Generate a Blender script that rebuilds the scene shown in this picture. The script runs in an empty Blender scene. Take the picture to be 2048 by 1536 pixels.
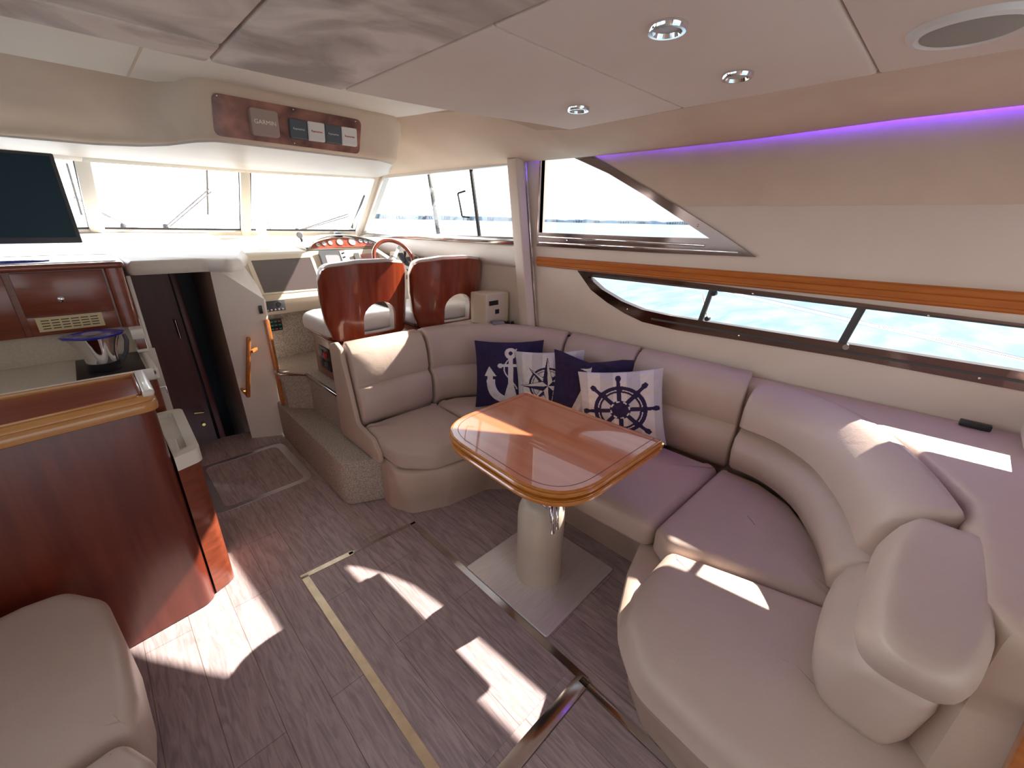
import bpy, bmesh, math, random
from mathutils import Vector, Matrix, noise
random.seed(3)
PI = math.pi
S = bpy.context.scene
COL = S.collection

# ------------------------------------------------------------------ camera
F = 835.0
PITCH, ROLL, YAW = math.radians(21.4), math.radians(1.1), math.radians(45.1)
cam_data = bpy.data.cameras.new('camera')
cam_data.sensor_width = 36.0
cam_data.lens = 36.0 * F / 2048.0
cam_data.clip_start = 0.03
cam_data.clip_end = 5000
cam = bpy.data.objects.new('camera', cam_data)
COL.objects.link(cam)
_f = Vector((math.sin(YAW) * math.cos(PITCH), math.cos(YAW) * math.cos(PITCH), -math.sin(PITCH)))
_r = Vector((math.cos(YAW), -math.sin(YAW), 0))
_u = _r.cross(_f)
_r2 = _r * math.cos(ROLL) + _u * math.sin(ROLL)
_u2 = _u * math.cos(ROLL) - _r * math.sin(ROLL)
m = Matrix((_r2, _u2, -_f)).transposed().to_4x4()
m.translation = Vector((0, 0, 1.6))
cam.matrix_world = m
S.camera = cam

# ------------------------------------------------------------------ sky, sun, fill lamps
w = bpy.data.worlds.new('sky'); S.world = w; w.use_nodes = True
nt = w.node_tree; nt.nodes.clear()
tc = nt.nodes.new('ShaderNodeTexCoord')
sep = nt.nodes.new('ShaderNodeSeparateXYZ'); nt.links.new(tc.outputs['Generated'], sep.inputs[0])
ramp = nt.nodes.new('ShaderNodeValToRGB')
nt.links.new(sep.outputs['Z'], ramp.inputs[0])
e = ramp.color_ramp.elements
e[0].position = 0.0; e[0].color = (0.98, 0.975, 0.98, 1)
e[1].position = 0.7; e[1].color = (0.72, 0.83, 1.0, 1)
# the haze is brightest over the bow
dot = nt.nodes.new('ShaderNodeVectorMath'); dot.operation = 'DOT_PRODUCT'
nt.links.new(tc.outputs['Generated'], dot.inputs[0]); dot.inputs[1].default_value = (-0.25, 0.97, 0.0)
mr = nt.nodes.new('ShaderNodeMapRange')
nt.links.new(dot.outputs['Value'], mr.inputs[0])
mr.inputs[1].default_value = 0.48; mr.inputs[2].default_value = 0.92
mr.inputs[3].default_value = 0.74; mr.inputs[4].default_value = 8.6
bg = nt.nodes.new('ShaderNodeBackground')
nt.links.new(ramp.outputs[0], bg.inputs[0]); nt.links.new(mr.outputs[0], bg.inputs[1])
wo = nt.nodes.new('ShaderNodeOutputWorld'); nt.links.new(bg.outputs[0], wo.inputs[0])

def lamp(name, kind, energy, loc, direction, color=(1, 1, 1), size=None, size_y=None, angle=None):
    d = bpy.data.lights.new(name, kind); d.energy = energy; d.color = color
    if size: d.size = size
    if size_y: d.shape = 'RECTANGLE'; d.size_y = size_y
    if angle is not None: d.angle = angle
    o = bpy.data.objects.new(name, d); COL.objects.link(o)
    o.location = loc
    o.rotation_euler = Vector(direction).to_track_quat('-Z', 'Y').to_euler()
    return o
lamp('sun', 'SUN', 11.5, (6, -1, 5), (-1.30, 0.16, -1.0), (1.0, 0.92, 0.82), angle=math.radians(0.6))
lamp('aft_fill', 'AREA', 7, (0.5, -3.6, 1.6), (0, 1, -0.12), (1.0, 0.91, 0.84), 2.6, 1.5)  # fill lamp added outside the aft opening to lift the dim saloon
lamp('port_fill', 'AREA', 6, (-1.25, 0.6, 1.55), (1, 0.1, -0.1), (0.93, 0.95, 1.0), 0.7, 2.6)  # second added fill lamp, outside the unseen port side

S.view_settings.view_transform = 'Standard'
S.view_settings.look = 'None'
S.view_settings.gamma = 1.0
S.view_settings.use_curve_mapping = False
S.view_settings.exposure = 0.76

# ------------------------------------------------------------------ materials
MATS = {}
def mat(name, col, rough=0.5, metal=0.0, coat=0.0, col2=None, scale=4.0, stretch=(1, 1, 1), lo=0.35, hi=0.65,
        detail=4.0, bump=0.0, bscale=60.0, bstretch=(1, 1, 1), spec=0.5, coat_rough=0.08):
    mt = bpy.data.materials.new(name); mt.use_nodes = True
    n = mt.node_tree; b = n.nodes['Principled BSDF']
    b.inputs['Base Color'].default_value = (*col, 1)
    b.inputs['Roughness'].default_value = rough
    b.inputs['Metallic'].default_value = metal
    b.inputs['Coat Weight'].default_value = coat
    b.inputs['Coat Roughness'].default_value = coat_rough
    b.inputs['Specular IOR Level'].default_value = spec
    t = n.nodes.new('ShaderNodeTexCoord')
    if col2:
        mp = n.nodes.new('ShaderNodeMapping'); mp.inputs['Scale'].default_value = stretch
        n.links.new(t.outputs['Object'], mp.inputs[0])
        no = n.nodes.new('ShaderNodeTexNoise'); no.inputs['Scale'].default_value = scale
        no.inputs['Detail'].default_value = detail; no.inputs['Distortion'].default_value = 0.3
        n.links.new(mp.outputs[0], no.inputs['Vector'])
        r = n.nodes.new('ShaderNodeValToRGB')
        r.color_ramp.elements[0].position = lo; r.color_ramp.elements[0].color = (*col, 1)
        r.color_ramp.elements[1].position = hi; r.color_ramp.elements[1].color = (*col2, 1)
        n.links.new(no.outputs['Fac'], r.inputs[0]); n.links.new(r.outputs[0], b.inputs['Base Color'])
    if bump:
        mp2 = n.nodes.new('ShaderNodeMapping'); mp2.inputs['Scale'].default_value = bstretch
        n.links.new(t.outputs['Object'], mp2.inputs[0])
        n2 = n.nodes.new('ShaderNodeTexNoise'); n2.inputs['Scale'].default_value = bscale
        n2.inputs['Detail'].default_value = 3.0
        n.links.new(mp2.outputs[0], n2.inputs['Vector'])
        bp = n.nodes.new('ShaderNodeBump'); bp.inputs['Strength'].default_value = bump
        bp.inputs['Distance'].default_value = 0.002
        n.links.new(n2.outputs['Fac'], bp.inputs['Height']); n.links.new(bp.outputs[0], b.inputs['Normal'])
    MATS[name] = mt
    return mt

leather = mat('cream_leather', (0.555, 0.43, 0.36), 0.40, col2=(0.605, 0.475, 0.40), scale=2.5, bump=0.25, bscale=260, spec=0.45)
leather_base = mat('sofa_base_leather', (0.55, 0.415, 0.33), 0.45, col2=(0.61, 0.47, 0.38), scale=3, bump=0.2, bscale=200)
for m_ in (leather, leather_base):      # soft creases in the hide
    nn_ = m_.node_tree; bb = nn_.nodes['Principled BSDF']; fine = [x for x in nn_.nodes if x.type == 'BUMP'][0]
    tc_ = [x for x in nn_.nodes if x.type == 'TEX_COORD'][0]
    cz = nn_.nodes.new('ShaderNodeTexNoise'); cz.inputs['Scale'].default_value = 11; cz.inputs['Detail'].default_value = 5; cz.inputs['Distortion'].default_value = 0.8
    nn_.links.new(tc_.outputs['Object'], cz.inputs['Vector'])
    cb = nn_.nodes.new('ShaderNodeBump'); cb.inputs['Strength'].default_value = 0.35; cb.inputs['Distance'].default_value = 0.006
    nn_.links.new(cz.outputs['Fac'], cb.inputs['Height']); nn_.links.new(cb.outputs[0], fine.inputs['Normal'])
vinyl = mat('wall_vinyl', (0.72, 0.605, 0.52), 0.65, col2=(0.76, 0.65, 0.565), scale=1.6, bump=0.25, bscale=420)
vinyl_white = mat('helm_wall_vinyl', (0.76, 0.68, 0.62), 0.6, col2=(0.80, 0.73, 0.67), scale=2, bump=0.2, bscale=300)
suede = mat('beige_suede_liner', (0.70, 0.54, 0.41), 0.85, col2=(0.77, 0.61, 0.475), scale=3.2, detail=8, bump=0.2, bscale=160)
suede_wall = mat('padded_wall_panel_suede', (0.64, 0.50, 0.385), 0.85, col2=(0.71, 0.575, 0.46), scale=2.4, detail=7, bump=0.2, bscale=200)
liner = mat('headliner_fabric', (0.84, 0.72, 0.63), 0.8, col2=(0.87, 0.76, 0.67), scale=2.0, bump=0.25, bscale=380)
liner_stained = mat('water_stained_headliner', (0.46, 0.37, 0.33), 0.75, col2=(0.86, 0.76, 0.68), scale=4.2, detail=12, lo=0.36, hi=0.60, bump=0.25, bscale=380, stretch=(1.0, 1.2, 1))
for nd in liner_stained.node_tree.nodes:
    if nd.type == 'TEX_NOISE' and nd.inputs['Detail'].default_value > 5: nd.inputs['Distortion'].default_value = 1.6; nd.inputs['Scale'].default_value = 2.6
liner_cove = mat('cove_liner', (0.92, 0.83, 0.72), 0.7, col2=(0.94, 0.86, 0.76), scale=1.5, bump=0.1, bscale=300)
gelcoat = mat('cream_gelcoat', (0.80, 0.745, 0.66), 0.35, coat=0.3, col2=(0.84, 0.79, 0.71), scale=3)
dashmat = mat('dash_vinyl', (0.66, 0.61, 0.55), 0.5, col2=(0.71, 0.66, 0.60), scale=3, bump=0.1, bscale=250)
console_m = mat('console_moulding', (0.66, 0.56, 0.42), 0.5, col2=(0.70, 0.60, 0.46), scale=3)
mahog = mat('dark_mahogany', (0.115, 0.016, 0.008), 0.32, coat=0.3, col2=(0.16, 0.027, 0.012), scale=5, stretch=(6, 6, 0.5), detail=6, coat_rough=0.25)
mahog_h = mat('mahogany_veneer', (0.17, 0.034, 0.015), 0.3, coat=0.4, col2=(0.24, 0.055, 0.025), scale=6, stretch=(0.6, 6, 6), detail=6, coat_rough=0.1)
seatwood = mat('seat_shell_mahogany', (0.19, 0.026, 0.010), 0.22, coat=0.9, col2=(0.27, 0.045, 0.015), scale=5, stretch=(5, 5, 0.35), detail=5, coat_rough=0.05)
orangewood = mat('varnished_orange_wood', (0.42, 0.125, 0.022), 0.28, coat=0.7, col2=(0.52, 0.175, 0.038), scale=5, stretch=(8, 0.5, 8), detail=5, coat_rough=0.08)
railwood = mat('wall_rail_teak', (0.42, 0.115, 0.014), 0.35, coat=0.4, col2=(0.50, 0.155, 0.022), scale=5, stretch=(8, 0.4, 8), detail=5)
trimwood = mat('light_fiddle_wood', (0.50, 0.22, 0.06), 0.3, coat=0.6, col2=(0.58, 0.28, 0.085), scale=6, stretch=(0.5, 7, 7), detail=5)
tablewood = mat('varnished_table_veneer', (0.56, 0.17, 0.075), 0.2, coat=1.0, col2=(0.62, 0.20, 0.092), scale=6, stretch=(5, 0.7, 5), detail=6, coat_rough=0.03)
burl = mat('burl_walnut', (0.09, 0.028, 0.026), 0.3, coat=0.4, col2=(0.46, 0.19, 0.13), scale=9, detail=10, lo=0.3, hi=0.7)
burl_red = mat('red_burl_dash', (0.30, 0.05, 0.03), 0.2, coat=0.9, col2=(0.46, 0.11, 0.06), scale=16, detail=8)
chrome = mat('chrome', (0.80, 0.80, 0.82), 0.07, metal=1.0)
steel = mat('polished_steel', (0.62, 0.58, 0.56), 0.16, metal=1.0, col2=(0.52, 0.48, 0.47), scale=6)
brushed = mat('brushed_steel', (0.93, 0.90, 0.92), 0.42, metal=0.6, col2=(0.86, 0.83, 0.85), scale=8, stretch=(1, 14, 1))
goldtrim = mat('brass_floor_strip', (0.92, 0.78, 0.56), 0.36, metal=0.9, col2=(0.80, 0.66, 0.47), scale=20)
brass = mat('brass', (0.85, 0.58, 0.22), 0.22, metal=1.0)
black = mat('black_plastic', (0.015, 0.015, 0.018), 0.4)
darkgrey = mat('dark_grey_plastic', (0.06, 0.06, 0.065), 0.5)
screen = mat('dark_glossy_screen', (0.012, 0.035, 0.05), 0.35, spec=0.15)
chartlid = mat('smoked_chart_lid', (0.075, 0.055, 0.055), 0.25, coat=0.3)
greycase = mat('grey_plastic_case', (0.26, 0.25, 0.27), 0.5)
slate = mat('slate_grey_cover', (0.085, 0.10, 0.12), 0.45)
offwhite = mat('off_white_plastic', (0.80, 0.77, 0.73), 0.4)
taupe = mat('taupe_cover', (0.40, 0.29, 0.25), 0.45)
bluep = mat('translucent_blue_plastic', (0.015, 0.03, 0.35), 0.2, coat=0.6)
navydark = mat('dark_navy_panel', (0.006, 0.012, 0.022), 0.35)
darkdoor = mat('dark_cabin_door', (0.11, 0.018, 0.018), 0.4, col2=(0.15, 0.026, 0.025), scale=4, stretch=(5, 5, 0.4))
carpet = mat('speckled_beige_carpet', (0.30, 0.25, 0.21), 0.95, col2=(0.60, 0.52, 0.44), scale=170, detail=2, lo=0.35, hi=0.65, bump=0.9, bscale=320)
worktop = mat('beige_worktop', (0.60, 0.52, 0.41), 0.35, col2=(0.66, 0.58, 0.47), scale=90, detail=2)
hobglass = mat('dark_hob_glass', (0.02, 0.015, 0.016), 0.3, spec=0.2)
ivory = mat('ivory_paint', (0.64, 0.55, 0.44), 0.4, coat=0.3, col2=(0.68, 0.59, 0.48), scale=5)
navy_cloth = mat('navy_cloth', (0.022, 0.012, 0.060), 0.85, bump=0.3, bscale=300)
white_cloth = mat('white_cloth', (0.72, 0.68, 0.69), 0.85, bump=0.3, bscale=300)
grey_stripe = mat('pale_grey_stripe_cloth', (0.57, 0.54, 0.57), 0.85, bump=0.3, bscale=300)
rubber = mat('black_rubber', (0.02, 0.02, 0.022), 0.7)
greenish = mat('green_button', (0.02, 0.22, 0.14), 0.4)
reddish = mat('red_print', (0.55, 0.03, 0.03), 0.5)
whitedeck = mat('white_deck', (0.85, 0.85, 0.85), 0.5)
seatgrey = mat('grey_white_vinyl', (0.72, 0.66, 0.62), 0.45, bump=0.2, bscale=250)
trees_m = mat('hazy_tree_line', (0.16, 0.24, 0.32), 0.9, col2=(0.22, 0.30, 0.38), scale=0.02)
dialface = mat('silver_dial', (0.55, 0.58, 0.60), 0.3, col2=(0.75, 0.77, 0.78), scale=30)
ledlens = mat('frosted_lens', (0.55, 0.55, 0.55), 0.35)
speakermesh = mat('speaker_grille', (0.42, 0.38, 0.33), 0.7, bump=0.8, bscale=900)

def emis(name, col, strength):
    mt = bpy.data.materials.new(name); mt.use_nodes = True
    b = mt.node_tree.nodes['Principled BSDF']
    b.inputs['Base Color'].default_value = (*col, 1)
    b.inputs['Emission Color'].default_value = (*col, 1); b.inputs['Emission Strength'].default_value = strength
    return mt
purple_led = emis('purple_led', (0.12, 0.03, 1.0), 19.0)

# window glass: clear with a fresnel sheen
glass = bpy.data.materials.new('window_glass'); glass.use_nodes = True
n = glass.node_tree; n.nodes.clear()
tr = n.nodes.new('ShaderNodeBsdfTransparent'); tr.inputs[0].default_value = (0.95, 0.96, 0.96, 1)
gl = n.nodes.new('ShaderNodeBsdfGlossy'); gl.inputs['Roughness'].default_value = 0.02
lw = n.nodes.new('ShaderNodeLayerWeight'); lw.inputs['Blend'].default_value = 0.5
pw = n.nodes.new('ShaderNodeMath'); pw.operation = 'POWER'; pw.inputs[1].default_value = 5.0
n.links.new(lw.outputs['Facing'], pw.inputs[0])
fr = n.nodes.new('ShaderNodeMath'); fr.operation = 'MULTIPLY_ADD'; fr.inputs[1].default_value = 0.7; fr.inputs[2].default_value = 0.03
n.links.new(pw.outputs[0], fr.inputs[0])
mx = n.nodes.new('ShaderNodeMixShader'); n.links.new(fr.outputs[0], mx.inputs[0])
n.links.new(tr.outputs[0], mx.inputs[1]); n.links.new(gl.outputs[0], mx.inputs[2])
on = n.nodes.new('ShaderNodeOutputMaterial'); n.links.new(mx.outputs[0], on.inputs[0])

# vinyl plank floor, boards running fore and aft
planks = bpy.data.materials.new('wood_look_plank_floor'); planks.use_nodes = True
n = planks.node_tree; b = n.nodes['Principled BSDF']
t = n.nodes.new('ShaderNodeTexCoord')
mp = n.nodes.new('ShaderNodeMapping'); mp.inputs['Rotation'].default_value = (0, 0, PI / 2)
n.links.new(t.outputs['Object'], mp.inputs[0])
br = n.nodes.new('ShaderNodeTexBrick'); br.offset = 0.37
br.inputs['Scale'].default_value = 1.0; br.inputs['Mortar Size'].default_value = 0.0012
br.inputs['Brick Width'].default_value = 1.05; br.inputs['Row Height'].default_value = 0.15
br.inputs['Color1'].default_value = (0.39, 0.305, 0.31, 1); br.inputs['Color2'].default_value = (0.46, 0.37, 0.37, 1)
br.inputs['Mortar'].default_value = (0.20, 0.14, 0.135, 1); br.inputs['Bias'].default_value = 0.0
n.links.new(mp.outputs[0], br.inputs['Vector'])
mp2 = n.nodes.new('ShaderNodeMapping'); mp2.inputs['Scale'].default_value = (13, 1.3, 1)
n.links.new(t.outputs['Object'], mp2.inputs[0])
no = n.nodes.new('ShaderNodeTexNoise'); no.inputs['Scale'].default_value = 5; no.inputs['Detail'].default_value = 9
no.inputs['Distortion'].default_value = 1.2; n.links.new(mp2.outputs[0], no.inputs['Vector'])
rp = n.nodes.new('ShaderNodeValToRGB'); rp.color_ramp.elements[0].position = 0.35; rp.color_ramp.elements[1].position = 0.65
rp.color_ramp.elements[0].color = (0.78, 0.76, 0.76, 1); rp.color_ramp.elements[1].color = (1.22, 1.2, 1.18, 1)
n.links.new(no.outputs['Fac'], rp.inputs[0])
ml = n.nodes.new('ShaderNodeMix'); ml.data_type = 'RGBA'; ml.blend_type = 'MULTIPLY'; ml.inputs[0].default_value = 1.0
n.links.new(br.outputs['Color'], ml.inputs[6]); n.links.new(rp.outputs[0], ml.inputs[7])
n.links.new(ml.outputs[2], b.inputs['Base Color']); b.inputs['Roughness'].default_value = 0.42
bp = n.nodes.new('ShaderNodeBump'); bp.inputs['Strength'].default_value = 0.25; bp.inputs['Distance'].default_value = 0.001
n.links.new(no.outputs['Fac'], bp.inputs['Height']); n.links.new(bp.outputs[0], b.inputs['Normal'])

# sea
sea_m = bpy.data.materials.new('sea_water'); sea_m.use_nodes = True
n = sea_m.node_tree; b = n.nodes['Principled BSDF']
b.inputs['Roughness'].default_value = 0.12; b.inputs['IOR'].default_value = 1.33
t = n.nodes.new('ShaderNodeTexCoord')
mp = n.nodes.new('ShaderNodeMapping'); mp.inputs['Scale'].default_value = (0.35, 1.0, 1); mp.inputs['Rotation'].default_value = (0, 0, 0.9)
n.links.new(t.outputs['Object'], mp.inputs[0])
no = n.nodes.new('ShaderNodeTexNoise'); no.inputs['Scale'].default_value = 1.6; no.inputs['Detail'].default_value = 7
n.links.new(mp.outputs[0], no.inputs['Vector'])
rp = n.nodes.new('ShaderNodeValToRGB'); rp.color_ramp.elements[0].position = 0.38; rp.color_ramp.elements[1].position = 0.62
rp.color_ramp.elements[0].color = (0.11, 0.19, 0.24, 1); rp.color_ramp.elements[1].color = (0.20, 0.27, 0.30, 1)
n.links.new(no.outputs['Fac'], rp.inputs[0]); n.links.new(rp.outputs[0], b.inputs['Base Color'])
bp = n.nodes.new('ShaderNodeBump'); bp.inputs['Strength'].default_value = 0.5; bp.inputs['Distance'].default_value = 0.12
n.links.new(no.outputs['Fac'], bp.inputs['Height']); n.links.new(bp.outputs[0], b.inputs['Normal'])

# ------------------------------------------------------------------ helpers
ORG = {}
def empty(name, loc, label=None, cat=None, group=None, kind=None):
    o = bpy.data.objects.new(name, None); COL.objects.link(o)
    o.location = loc; o.empty_display_size = 0.1
    ORG[o.name] = Vector(loc)
    tag(o, label, cat, group, kind)
    return o
def tag(o, label=None, cat=None, group=None, kind=None):
    if label: o['label'] = label
    if cat: o['category'] = cat
    if group: o['group'] = group
    if kind: o['kind'] = kind
    return o
def link(name, me, material, parent, sharp=38):
    """mesh data in world coordinates -> object whose origin is its base (or the parent's origin)"""
    if parent is None:
        vs = [v.co for v in me.vertices]
        L = Vector(((min(v.x for v in vs) + max(v.x for v in vs)) / 2, (min(v.y for v in vs) + max(v.y for v in vs)) / 2, min(v.z for v in vs)))
    else:
        L = ORG[parent.name]
    me.transform(Matrix.Translation(-L))
    o = bpy.data.objects.new(name, me); COL.objects.link(o)
    if parent is None: o.location = L
    else: o.parent = parent
    ORG[o.name] = L
    ms = material if isinstance(material, (list, tuple)) else [material]
    for x in ms: me.materials.append(x)
    me.polygons.foreach_set('use_smooth', [True] * len(me.polygons))
    bm = bmesh.new(); bm.from_mesh(me)
    for ed in bm.edges:
        if len(ed.link_faces) == 2 and ed.calc_face_angle(0) > math.radians(sharp): ed.smooth = False
    bm.to_mesh(me); bm.free()
    return o
def from_bm(name, bm, material, parent=None, sharp=38):
    bmesh.ops.remove_doubles(bm, verts=bm.verts, dist=1e-5)
    bmesh.ops.recalc_face_normals(bm, faces=bm.faces)
    me = bpy.data.meshes.new(name); bm.to_mesh(me); bm.free()
    return link(name, me, material, parent, sharp)
def ident(u, v, w): return (u, v, w)
def SW(y, z, w=0.0, x0=2.305):     # starboard wall frame: along, up, inward
    return (x0 - 0.075 * y - w, y, z)
def PW(y, z, w=0.0):
    return (-1.105 + 0.075 * y + w, y, z)

def add_box(bm, c, s, bev=0.0, seg=2, M=None):
    r = bmesh.ops.create_cube(bm, size=1.0)
    vs = r['verts']
    for v in vs: v.co = Vector((v.co.x * s[0], v.co.y * s[1], v.co.z * s[2]))
    if bev:
        es = list({e for v in vs for e in v.link_edges})
        rb = bmesh.ops.bevel(bm, geom=es, offset=bev, segments=seg, affect='EDGES', profile=0.5)
        vs = list({v for v in rb['verts']} | {v for v in vs if v.is_valid})
    for v in vs:
        p = v.co
        if M is not None: p = M @ p
        v.co = p + Vector(c)
    return vs
def box(name, c, s, material, parent=None, bev=0.004, M=None, seg=2):
    bm = bmesh.new(); add_box(bm, c, s, bev, seg, M)
    return from_bm(name, bm, material, parent)
def bar_bm(bm, p0, p1, w, d, up=(0, 0, 1), bev=0.0):
    p0, p1 = Vector(p0), Vector(p1)
    z = (p1 - p0); L = z.length; z.normalize()
    x = Vector(up).cross(z)
    if x.length < 1e-4: x = Vector((1, 0, 0)).cross(z)
    x.normalize(); y = z.cross(x)
    M = Matrix((x, y, z)).transposed()
    add_box(bm, (p0 + p1) / 2, (w, d, L), bev, 2, M)
def bar(name, p0, p1, w, d, material, parent=None, up=(0, 0, 1), bev=0.003):
    bm = bmesh.new(); bar_bm(bm, p0, p1, w, d, up, bev)
    return from_bm(name, bm, material, parent)
def rounded(pts, r, n=6):
    """round polygon corners; r scalar or per-point"""
    out = []; N = len(pts)
    for i in range(N):
        p = Vector(pts[i]); a = Vector(pts[i - 1]); c = Vector(pts[(i + 1) % N])
        ri = r[i] if isinstance(r, (list, tuple)) else r
        if ri <= 0: out.append(tuple(p)); continue
        d1 = (a - p); d2 = (c - p)
        l1, l2 = d1.length, d2.length; d1.normalize(); d2.normalize()
        ang = d1.angle(d2)
        if ang > PI - 0.05: out.append(tuple(p)); continue
        t_ = min(ri / math.tan(ang / 2), l1 * 0.48, l2 * 0.48)
        A = p + d1 * t_; B = p + d2 * t_
        for k in range(n + 1):
            s = k / n
            out.append(tuple(A * (1 - s) ** 2 + p * 2 * s * (1 - s) + B * s * s))
    return out
def resample(pts, step):
    out = []; N = len(pts)
    for i in range(N):
        a = Vector(pts[i]); b_ = Vector(pts[(i + 1) % N])
        k = max(1, int((b_ - a).length / step))
        for j in range(k): out.append(tuple(a.lerp(b_, j / k)))
    return out
def area2(pts):
    return sum(pts[i - 1][0] * pts[i][1] - pts[i][0] * pts[i - 1][1] for i in range(len(pts))) / 2
def inset(pts, d):
    """move ccw polygon inwards by d along vertex normals"""
    N = len(pts); out = []
    for i in range(N):
        a = Vector(pts[i - 1]); p = Vector(pts[i]); c = Vector(pts[(i + 1) % N])
        t1 = (p - a).normalized() if (p - a).length > 1e-9 else Vector((0, 0))
        t2 = (c - p).normalized() if (c - p).length > 1e-9 else t1
        t_ = (t1 + t2)
        if t_.length < 1e-6: t_ = t1
        t_.normalize(); nn = Vector((-t_.y, t_.x))
        f = 1.0 / max(0.5, nn.dot(Vector((-t1.y, t1.x))) or 1)
        out.append(tuple(p + nn * d * f))
    return out
def loft(name, rings, material, parent=None, cap=True, close=True, mapf=ident, sharp=38):
    bm = bmesh.new(); R = []
    for ring in rings: R.append([bm.verts.new(mapf(*p)) for p in ring])
    N = len(R[0])
    for a, c in zip(R[:-1], R[1:]):
        for i in range(N if close else N - 1):
            j = (i + 1) % N
            try: bm.faces.new((a[i], a[j], c[j], c[i]))
            except ValueError: pass
    if cap and close:
        for ring in (R[0], R[-1]):
            try: bm.faces.new(ring)
            except ValueError: pass
    return from_bm(name, bm, material, parent, sharp)
def prism(name, pts, z0, z1, material, parent=None, bev=0.004, seg=3, mapf=ident, sharp=38):
    if area2(pts) < 0: pts = pts[::-1]
    rings = []
    if bev:
        for k in range(seg + 1):
            a = PI / 2 * k / seg
            rings.append([(x, y, z0 + bev * (1 - math.cos(a))) for x, y in inset(pts, bev * (1 - math.sin(a)))])
        for k in range(seg + 1):
            a = PI / 2 * k / seg
            rings.append([(x, y, z1 - bev * (1 - math.sin(a))) for x, y in inset(pts, bev * (1 - math.cos(a)))])
    else:
        rings = [[(x, y, z0) for x, y in pts], [(x, y, z1) for x, y in pts]]
    return loft(name, rings, material, parent, mapf=mapf, sharp=sharp)
def plate(name, outer, holes, w0, w1, material, parent=None, mapf=ident, sharp=38, cuts=None, bend=None):
    """flat plate with holes in (u,v), thickness w0..w1; optional cuts along u and a bend function"""
    bm = bmesh.new(); loops = []
    for lp in [outer] + list(holes):
        vs = [bm.verts.new((u, v, w0)) for u, v in lp]
        es = [bm.edges.new((vs[i], vs[(i + 1) % len(vs)])) for i in range(len(vs))]
        loops.append(es)
    bmesh.ops.triangle_fill(bm, use_beauty=True, use_dissolve=False, edges=[e for l in loops for e in l])
    if cuts:
        for cu in cuts:
            bmesh.ops.bisect_plane(bm, geom=bm.verts[:] + bm.edges[:] + bm.faces[:], plane_co=(cu, 0, 0), plane_no=(1, 0, 0), dist=1e-5)
    ext = bmesh.ops.extrude_face_region(bm, geom=bm.faces[:] )
    for v in [g for g in ext['geom'] if isinstance(g, bmesh.types.BMVert)]: v.co.z = w1
    for v in bm.verts:
        p = v.co
        if bend: p = bend(*p)
        v.co = Vector(mapf(*p))
    return from_bm(name, bm, material, parent, sharp)
def tube(name, pts, r, material, parent=None, n=10, closed=False, cap=True):
    bm = bmesh.new(); tube_bm(bm, pts, r, n, closed)
    return from_bm(name, bm, material, parent, 60)
def tube_bm(bm, pts, r, n=10, closed=False):
    P = [Vector(p) for p in pts]; N = len(P); rings = []
    ref = None
    for i in range(N):
        if closed: tg = (P[(i + 1) % N] - P[i - 1]).normalized()
        else: tg = (P[min(i + 1, N - 1)] - P[max(i - 1, 0)]).normalized()
        if ref is None:
            ref = Vector((0, 0, 1)) if abs(tg.z) < 0.9 else Vector((1, 0, 0))
        x = ref - tg * ref.dot(tg); x.normalize(); ref = x; y = tg.cross(x)
        rr = r[i] if isinstance(r, (list, tuple)) else r
        rings.append([bm.verts.new(P[i] + x * rr * math.cos(2 * PI * k / n) + y * rr * math.sin(2 * PI * k / n)) for k in range(n)])
    pairs = list(zip(rings[:-1], rings[1:]))
    if closed: pairs.append((rings[-1], rings[0]))
    for a, c in pairs:
        for k in range(n):
            bm.faces.new((a[k], a[(k + 1) % n], c[(k + 1) % n], c[k]))
    if not closed:
        bm.faces.new(rings[0]); bm.faces.new(rings[-1])
def lathe(name, prof, c, material, parent=None, n=32, M=None, sharp=38):
    """prof: list of (r, z) revolved about local z at c"""
    bm = bmesh.new(); rings = []
    for r, z in prof:
        ring = []
        for k in range(n):
            p = Vector((max(r, 1e-4) * math.cos(2 * PI * k / n), max(r, 1e-4) * math.sin(2 * PI * k / n), z))
            if M is not None: p = M @ p
            ring.append(bm.verts.new(p + Vector(c)))
        rings.append(ring)
    for a, d in zip(rings[:-1], rings[1:]):
        for k in range(n): bm.faces.new((a[k], a[(k + 1) % n], d[(k + 1) % n], d[k]))
    bm.faces.new(rings[0]); bm.faces.new(rings[-1])
    return from_bm(name, bm, material, parent, sharp)
def cushion(name, pts, z0, z1, material, parent=None, rt=0.045, rb=0.02, crown=0.012, center=None, step=0.05, bulge=0.0):
    if area2(pts) < 0: pts = pts[::-1]
    pts = resample(pts, step)
    rings = []
    for k in range(4):
        a = PI / 2 * k / 3
        rings.append([(x, y, z0 + rb * (1 - math.cos(a)) ) for x, y in inset(pts, rb * (1 - math.sin(a)))])
    if bulge:
        zm = (z0 + rb + z1 - rt) / 2
        rings.append([(x, y, zm) for x, y in inset(pts, -bulge)])
    for k in range(7):
        a = PI / 2 * k / 6
        rings.append([(x, y, z1 - rt * (1 - math.sin(a))) for x, y in inset(pts, rt * (1 - math.cos(a)))])
    base = [(p[0], p[1]) for p in rings[-1]]
    if crown:
        cx = center[0] if center else sum(p[0] for p in base) / len(base)
        cy = center[1] if center else sum(p[1] for p in base) / len(base)
        for s in (0.9, 0.75, 0.55, 0.3, 0.08):
            rings.append([(cx + (x - cx) * s, cy + (y - cy) * s, z1 + crown * (1 - s * s)) for x, y in base])
    return loft(name, rings, material, parent, sharp=50)
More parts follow.
